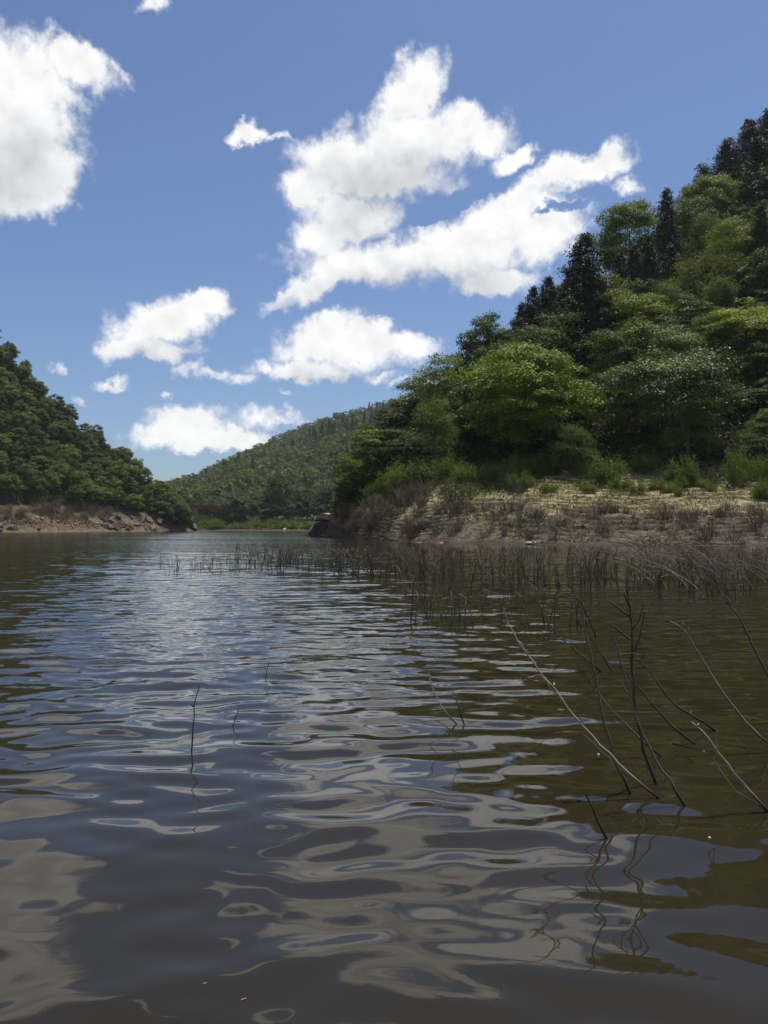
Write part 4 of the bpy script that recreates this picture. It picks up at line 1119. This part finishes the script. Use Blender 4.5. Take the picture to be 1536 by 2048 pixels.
# utility pole on the far shore
pd = 385.0; pp = at(638, 942, pd); gz = float(FAR.h(pp.x, pd))
up = bpy.data.objects.new('utility_pole', None); COL.objects.link(up); up.location = (pp.x, pd, gz)
tag(up, 'thin grey utility pole rising from the trees on the far shore', 'utility pole')
hh = pp.z - gz
G = Geo(); G.add(*tube([(0, 0, 0), (0, 0, hh * .5), (0, 0, hh)], [.24, .2, .15], 8)); link('mast', G.mesh('mast', M['concrete'], True), up)
for k in (.96, .86): part('crossarm', [(0, -.2, hh * k, 2.4, .12, .14)], M['grey_steel'], up)
for k, xo in ((.96, -1.05), (.96, 1.05), (.86, -1.05), (.86, 1.05)): part('insulator', [(xo, -.2, hh * k + .24, .14, .14, .3)], M['foam'], up)

# ------------------------------------------------------------------ drowned twigs
Z0 = -0.35
def stick_mesh(lines_, r_base, mat, wob=.006, seed=0, sides=6):
    """lines_: list of (points, r0, r1) in local metres"""
    rng = np.random.default_rng(seed); G = Geo()
    for pts, r0, r1 in lines_:
        pts = np.asarray(pts, dtype=float)
        seg = np.concatenate([[0], np.cumsum(np.linalg.norm(np.diff(pts, axis=0), axis=1))])
        n = max(4, int(seg[-1] / .05)); n = min(n, 40)
        s = np.linspace(0, seg[-1], n)
        # smooth the kinks a little
        q = np.stack([np.interp(s, seg, pts[:, k]) for k in range(3)], 1)
        for _ in range(2): q[1:-1] = (q[:-2] + 2 * q[1:-1] + q[2:]) / 4
        q[1:-1] += rng.normal(0, wob, (n - 2, 3))
        rad = np.linspace(r0, r1, n) * (1 + rng.normal(0, .07, n))
        for k in range(2, n - 1, max(3, n // 6)): rad[k] *= 1.25
        G.add(*tube(q, rad, sides))
    return G
def near_stick(paths, label, r0, lean=0.0, name='drowned_twig', seed=0):
    """paths: first is the main stem in photo points from its foot in the water upwards, the others branch off"""
    foot = on_water(*paths[0][0]); L = []
    for i, pth in enumerate(paths):
        pts = []
        for (px, py) in pth:
            q = at(px, py, foot.y); q = at(px, py, foot.y + lean * max(q.z, 0)); pts.append((q.x - foot.x, q.y - foot.y, q.z))
        if i == 0: 
            d0 = np.array(pts[0]) - np.array(pts[1]); d0 /= max(np.linalg.norm(d0), 1e-6)
            pts = [tuple(np.array(pts[0]) + d0 * .35)] + pts
        L.append((pts, r0 if i == 0 else r0 * .6, r0 * .34 if i == 0 else r0 * .22))
    rg = np.random.default_rng(seed + 50); st = np.array(L[0][0])
    if len(st) > 5:
        for _ in range(3):                           # stubs and broken shoots
            i_ = int(rg.integers(2, len(st) - 1)); o_ = st[i_] + (st[i_ + 1] - st[i_]) * rg.random() if i_ + 1 < len(st) else st[i_]
            dv = (st[min(i_ + 1, len(st) - 1)] - st[i_ - 1]); dv = dv / (np.linalg.norm(dv) + 1e-6) * .7 + rg.normal(0, .55, 3)
            ln = rg.choice([.010, .018, .03, .055]) * foot.y / 4
            L.append(([o_, o_ + dv * ln * .5 + rg.normal(0, .003, 3), o_ + dv * ln], r0 * .42, r0 * .22))
    o = link(name, stick_mesh(L, r0, None, .003, seed).mesh(name, M['twig_pale' if label.startswith(('long pale', 'pale', 'tiny pale', 'thin curved')) else 'twig'], True), None, foot); tag(o, label, 'twig')
    return o
def Z(pts): return [(1000 + x / 2.866, 1180 + y / 2.866) for x, y in pts]
near_stick([Z([(752,1170),(690,1030),(640,940),(600,790),(575,660),(550,500),(510,340),(480,200),(470,60),(468,-30)]), Z([(548,570),(520,520),(495,470)])], 'dark straight twig left of the forked one, with a single side shoot', .0085, .1, seed=1)
near_stick([Z([(893,1112),(850,1000),(800,820),(775,720),(768,600),(762,450),(757,300),(750,150),(745,60),(730,0),(722,-40)]), Z([(768,362),(790,300),(822,230),(834,180),(829,122)]), Z([(757,222),(795,180),(820,120),(826,82)]),
            Z([(745,285),(700,250),(655,198),(622,190)]), Z([(750,95),(722,60),(712,20)]), Z([(742,150),(690,110),(640,80),(605,50)])], 'tallest forked twig with curved pale side branches in the foreground', .0092, .05, seed=2)
near_stick([Z([(920,1203),(800,1115),(740,1060),(660,980),(600,900),(520,820),(430,740),(370,660),(330,570),(312,545),(240,490),(200,420),(130,330),(80,265),(45,215),(38,180)]), Z([(640,972),(560,905),(510,860),(475,822)]), Z([(322,598),(280,535),(235,490)]),
            Z([(310,545),(316,535)]), Z([(235,490),(180,495),(160,500)]), Z([(155,365),(150,340)])], 'long pale twig sweeping far over to the dark ripples, its side shoots pale', .0064, .15, seed=3)
near_stick([Z([(1062,1240),(980,1100),(900,980),(840,890),(800,800),(768,680),(740,590),(710,470),(680,370),(650,280),(637,215)])], 'thin leaning twig that crosses the tallest forked twig', .0068, .1, seed=4)
near_stick([Z([(932,957),(850,895),(770,820),(680,715),(620,675),(570,595)]), Z([(622,676),(612,672)])], 'thin bent twig between the dark straight twig and the forked one', .0068, .1, seed=5)
near_stick([Z([(1120,885),(1000,795),(940,735),(870,650),(800,570),(760,530),(710,470),(690,440)]), Z([(708,465),(703,440)])], 'slanting twig passing behind the tallest forked twig', .0078, .1, seed=6)
near_stick([Z([(1248,808),(1140,735),(1040,685),(970,630),(920,560),(880,490),(840,430),(790,405)]), Z([(810,388),(830,355),(836,320)]), Z([(795,405),(815,385)])], 'wavy twig ending in a pale knob right of the forked one', .0088, .1, seed=7)
near_stick([Z([(575,462),(500,400),(420,340),(350,270),(280,195)])], 'straight slanting twig behind the dark straight one', .010, .1, seed=8)
near_stick([Z([(638,462),(590,380),(550,320),(510,260),(490,215),(478,160)])], 'thin dark twig just behind the dark straight one', .009, .1, seed=9)
near_stick([Z([(1600,925),(1500,850),(1440,800),(1390,740),(1320,645),(1250,550),(1180,430),(1110,320),(1070,230),(1040,190),(1010,180),(970,178)]), Z([(1320,645),(1322,628)]), Z([(1080,240),(1086,218),(1072,214)]), Z([(1046,200),(1042,172)])], 'long pale twig with a hooked tip, knots along its stem', .0082, .12, seed=10)
near_stick([Z([(1640,700),(1545,505),(1500,420),(1440,300),(1400,220),(1360,140),(1320,85),(1290,55),(1270,30)]), Z([(1320,88),(1310,50),(1290,30)])], 'dark leaning twig at the edge of the view above the hooked one', .0125, .1, seed=11)
near_stick([Z([(1545,1282),(1470,1190),(1410,1130),(1340,1045),(1270,960),(1230,890),(1190,840),(1150,790),(1095,755)]), Z([(1410,1130),(1400,1138)]), Z([(1135,775),(1140,768)])], 'pale knotted twig in the lower corner, the nearest long one', .0074, .12, seed=12)
near_stick([Z([(1540,1278),(1440,1215),(1360,1170),(1310,1130),(1260,1040),(1230,990),(1222,960)])], 'thin curved twig springing from beside the pale knotted one', .0046, .1, seed=13)
near_stick([Z([(612,1432),(560,1310),(520,1220),(490,1168)])], 'short thick dark stub leaning over, nearest to the boat', .0090, .05, seed=14)
near_stick([Z([(1415,933),(1385,900),(1358,855)])], 'tiny pale curved twig right of the wavy one', .0040, .05, seed=15)
near_stick([Z([(1100,982),(1058,950)])], 'tiny black stub barely above the water', .0070, .05, seed=16)
near_stick([[(383,1503),(384,1470),(387,1430),(386,1412),(394,1390),(399,1370)], [(386,1414),(383,1408)], [(385,1455),(388,1448)]], 'lone dark wavy twig standing in the open water', .0060, .05, seed=17)
near_stick([[(464,1454),(468,1443),(478,1419)], [(470,1440),(466,1436)]], 'short slanted twig beside the lone wavy one', .0060, .05, seed=18)
near_stick([[(531,1356),(533,1338),(538,1324)], [(532,1340),(529,1332)]], 'small forked twig alone in the middle of the water', .0072, .05, seed=19)
near_stick([[(930,1450),(921,1428),(912,1405),(906,1384)], [(921,1428),(925,1420)]], 'dark upright twig of the pair in front of the ripples', .0080, .05, seed=20)
near_stick([[(914,1450),(895,1430),(878,1408),(864,1382),(858,1345)]], 'pale arching twig of the pair in front of the ripples', .0058, .1, seed=21)
near_stick([[(904,1460),(890,1452),(872,1440)]], 'low twig lying in front of the pair', .0055, .05, seed=22)
near_stick([[(920,1534),(908,1515),(905,1497)]], 'short curved twig with its reflection, below the pair', .0038, .05, seed=23)
near_stick([Z([(330,450),(300,412)])], 'short dark twig among the bright ripples', .0070, .05, seed=24)

# twigs of the drowned thicket
def stem_proto(L, hook, bend, twigs, seed, r):
    rng = np.random.default_rng(seed); t = np.linspace(0, 1, 8)
    x = bend * L * t ** 1.6 + hook * L * .22 * np.clip(t - .75, 0, 1) ** 1.2 * 4; z = L * (t * (1 - .22 * abs(bend) * t)) - hook ** 2 * L * .25 * np.clip(t - .82, 0, 1) * 2
    pts = np.stack([x + rng.normal(0, .018, 8) * L, rng.normal(0, .025, 8) * L * t, z], 1)
    pts = np.vstack([[pts[0] - (bend * .1, 0, .35)], pts])
    ls = [(pts, r, r * .4)]
    for k in range(twigs):
        i = rng.integers(3, 8); o = pts[i]; dv = np.array([rng.normal(bend * .8, .5), rng.normal(0, .4), rng.uniform(.4, 1.0)]) * L * rng.uniform(.15, .32)
        ls.append(([o, o + dv * .5 + rng.normal(0, .02, 3), o + dv * (1, 1, .9)], r * .55, r * .28))
    return stick_mesh(ls, r, None, .004, seed, 4)
STEMS = [stem_proto(.62, random.choice((-1, 1, .5)), random.uniform(-.35, .25), 1 + i % 3, 800 + i, .0105) for i in range(10)]
ARCS = [stem_proto(1.0, random.choice((-.5, .3)), random.uniform(-1.0, -.55), i % 3, 830 + i, .0078) for i in range(8)]
rq = random.Random(31)
spots = []
def zone(n, x0, x1, f0, f1, protos, s0, s1, tagname, power=1.0):
    for i in range(n):
        px = x0 + (x1 - x0) * rq.random() ** power; py = rq.uniform(f0(px), f1(px)); q = on_water(px, py)
        if rq.random() < .55:                        # stems come in tussocks
            for k in range(rq.randint(1, 3)): spots.append((protos, q.x + rq.gauss(0, .12), q.y + rq.gauss(0, .25), rq.uniform(s0, s1), tagname))
        spots.append((protos, q.x, q.y, rq.uniform(s0, s1), tagname))
zone(24, 322, 480, lambda p: 1128, lambda p: 1146, 'S', .45, .9, 'a')
zone(150, 460, 900, lambda p: 1118, lambda p: 1138 + (p - 460) * .06, 'S', .6, 1.25, 'b', .8)
zone(210, 820, 1560, lambda p: 1116, lambda p: 1178, 'S', .6, 1.3, 'c')
zone(26, 830, 1260, lambda p: 1190, lambda p: 1262, 'S', .5, 1.1, 'd')
zone(62, 1290, 1600, lambda p: 1128, lambda p: 1200, 'A', .6, 1.15, 'e')
TL = {'a': 'thin drowned twig at the sparse outer end of the thicket in the water', 'b': 'thin dark drowned twig in the outer half of the thicket', 'c': 'drowned twig in the dense middle of the thicket before the bank',
      'd': 'scattered drowned twig in the gap before the dense thicket', 'e': 'arching drowned stem leaning over in the thick part of the thicket by the bank'}
SM = [s_.mesh('drowned_stem', M['twig'], True) for s_ in STEMS]; AM = [s_.mesh('arching_stem', M['twig_pale' if k_ % 8 == 0 else 'twig'], True) for k_, s_ in enumerate(ARCS)]
spots.sort(key=lambda s: -s[3] * (1.5 if s[0] == 'A' else .8) / s[1 + 1])
REST = Geo()
for i, (kind, x, y, s, z_) in enumerate(spots):
    rz = rq.gauss(0, .5) if kind == 'A' else rq.uniform(0, 6.28)
    rx, ry = rq.gauss(0, .16), rq.gauss(0, .16)
    if i < 270:
        me = rq.choice(AM if kind == 'A' else SM)
        o = link('drowned_twig', me, None, (x, y, 0), (rx, ry, rz), (s, s, s)); px_ = topx(x, y, 0)[0]
        spot = next(t for lim, t in [(480, 'at the sparse outer end'), (640, 'out in front of the far meadow'), (800, 'in front of the big leaning rock'), (960, 'in front of the brown brush'), (1100, 'in front of the plastic scrap'),
                                     (1240, 'behind the pale sweeping twig'), (1360, 'behind the tallest forked twig'), (1460, 'behind the hooked pale twig'), (9999, 'at the edge of the view')] if px_ < lim)
        lab = ('long ' if s > 1.05 else 'short ') + ('pale ' if me.materials[0] == M['twig_pale'] else 'dark ') + ('arching drowned stem ' if kind == 'A' else 'upright drowned twig ') + spot + (' in the near fringe' if y < 17 else ' in the thicket')
        tag(o, lab, 'twig', 'drowned thicket: ' + lab)
    else:
        G0 = rq.choice(ARCS if kind == 'A' else STEMS)
        Mx = np.array(Matrix.LocRotScale(Vector((x, y, 0)), __import__('mathutils').Euler((rx, ry, rz)), Vector((s, s, s))))
        v = np.vstack(G0.v); v = v @ Mx[:3, :3].T + Mx[:3, 3]
        REST.add(v, np.vstack(G0.f))
tag(link('drowned_twigs', REST.mesh('drowned_twigs', M['twig'], True)), 'mass of thin dead twigs standing in the shallow water', 'twigs', kind='stuff')

# ------------------------------------------------------------------ small floating things
def floater(px, py, dims, mat, label, name, rz=0.0, cat=None):
    q = on_water(px, py)
    zw = float(wave_z(np.array([q.x]), np.array([q.y]), np.array([.03]))[0])
    me = rock_mesh(name, dims, int(px + py), M[mat], 5, 2)
    o = link(name, me, None, (q.x, q.y, zw + dims[2] * .25), (0, 0, rz)); tag(o, label, cat or name.replace('_', ' '))
floater(1408, 1501, (.014, .012, .010), 'foam', 'white speck of foam on the water by the wavy twig', 'foam_speck')
floater(1197, 1510, (.014, .012, .012), 'foam', 'tiny white speck of foam beside the straight twig', 'foam_speck')
floater(1419, 1681, (.013, .009, .007), 'foam', 'white speck of foam alone on the brown water', 'foam_speck')
floater(1362, 2046, (.012, .008, .006), 'foam', 'white speck of foam at the bottom edge of the view', 'foam_speck')
floater(409, 1971, (.012, .006, .004), 'leaf_yellow_dead', 'tiny yellow leaf floating on the nearest water', 'floating_leaf', .8)
floater(488, 2000, (.020, .005, .004), 'leaf_yellow_dead', 'thin pale straw floating near the yellow leaf', 'floating_straw', .7)
fl = [on_water(*p_) for p_ in Z([(990,885),(1060,905),(1170,920),(1230,935)])]
G = stick_mesh([([(q.x - fl[0].x, q.y - fl[0].y, .006) for q in fl], .004, .002)], .004, None, .001, 3)
tag(link('floating_twig', G.mesh('floating_twig', M['twig'], True), None, fl[0]), 'thin dark twig floating flat beside the wavy twig', 'twig')

# ------------------------------------------------------------------ air
HZ = Geo(); HZ.add(*box(60, 480, 83, 1500, 1300, 180))
hm = bpy.data.materials.new('air_haze'); hm.use_nodes = True
h = NT(hm.node_tree)
pv = h.n('ShaderNodeVolumePrincipled'); pv.inputs['Color'].default_value = (.86, .93, 1.0, 1); pv.inputs['Density'].default_value = 0.00008; pv.inputs['Anisotropy'].default_value = 0.2
ho = h.n('ShaderNodeOutputMaterial'); h.t.links.new(pv.outputs[0], ho.inputs['Volume'])
tag(link('haze', HZ.mesh('haze', hm)), kind='stuff')
print('TREES', n_r, n_l, n_f, n_fh, 'twigs', len(spots), 'tris', sum(len(m.polygons) * 2 for m in bpy.data.meshes))
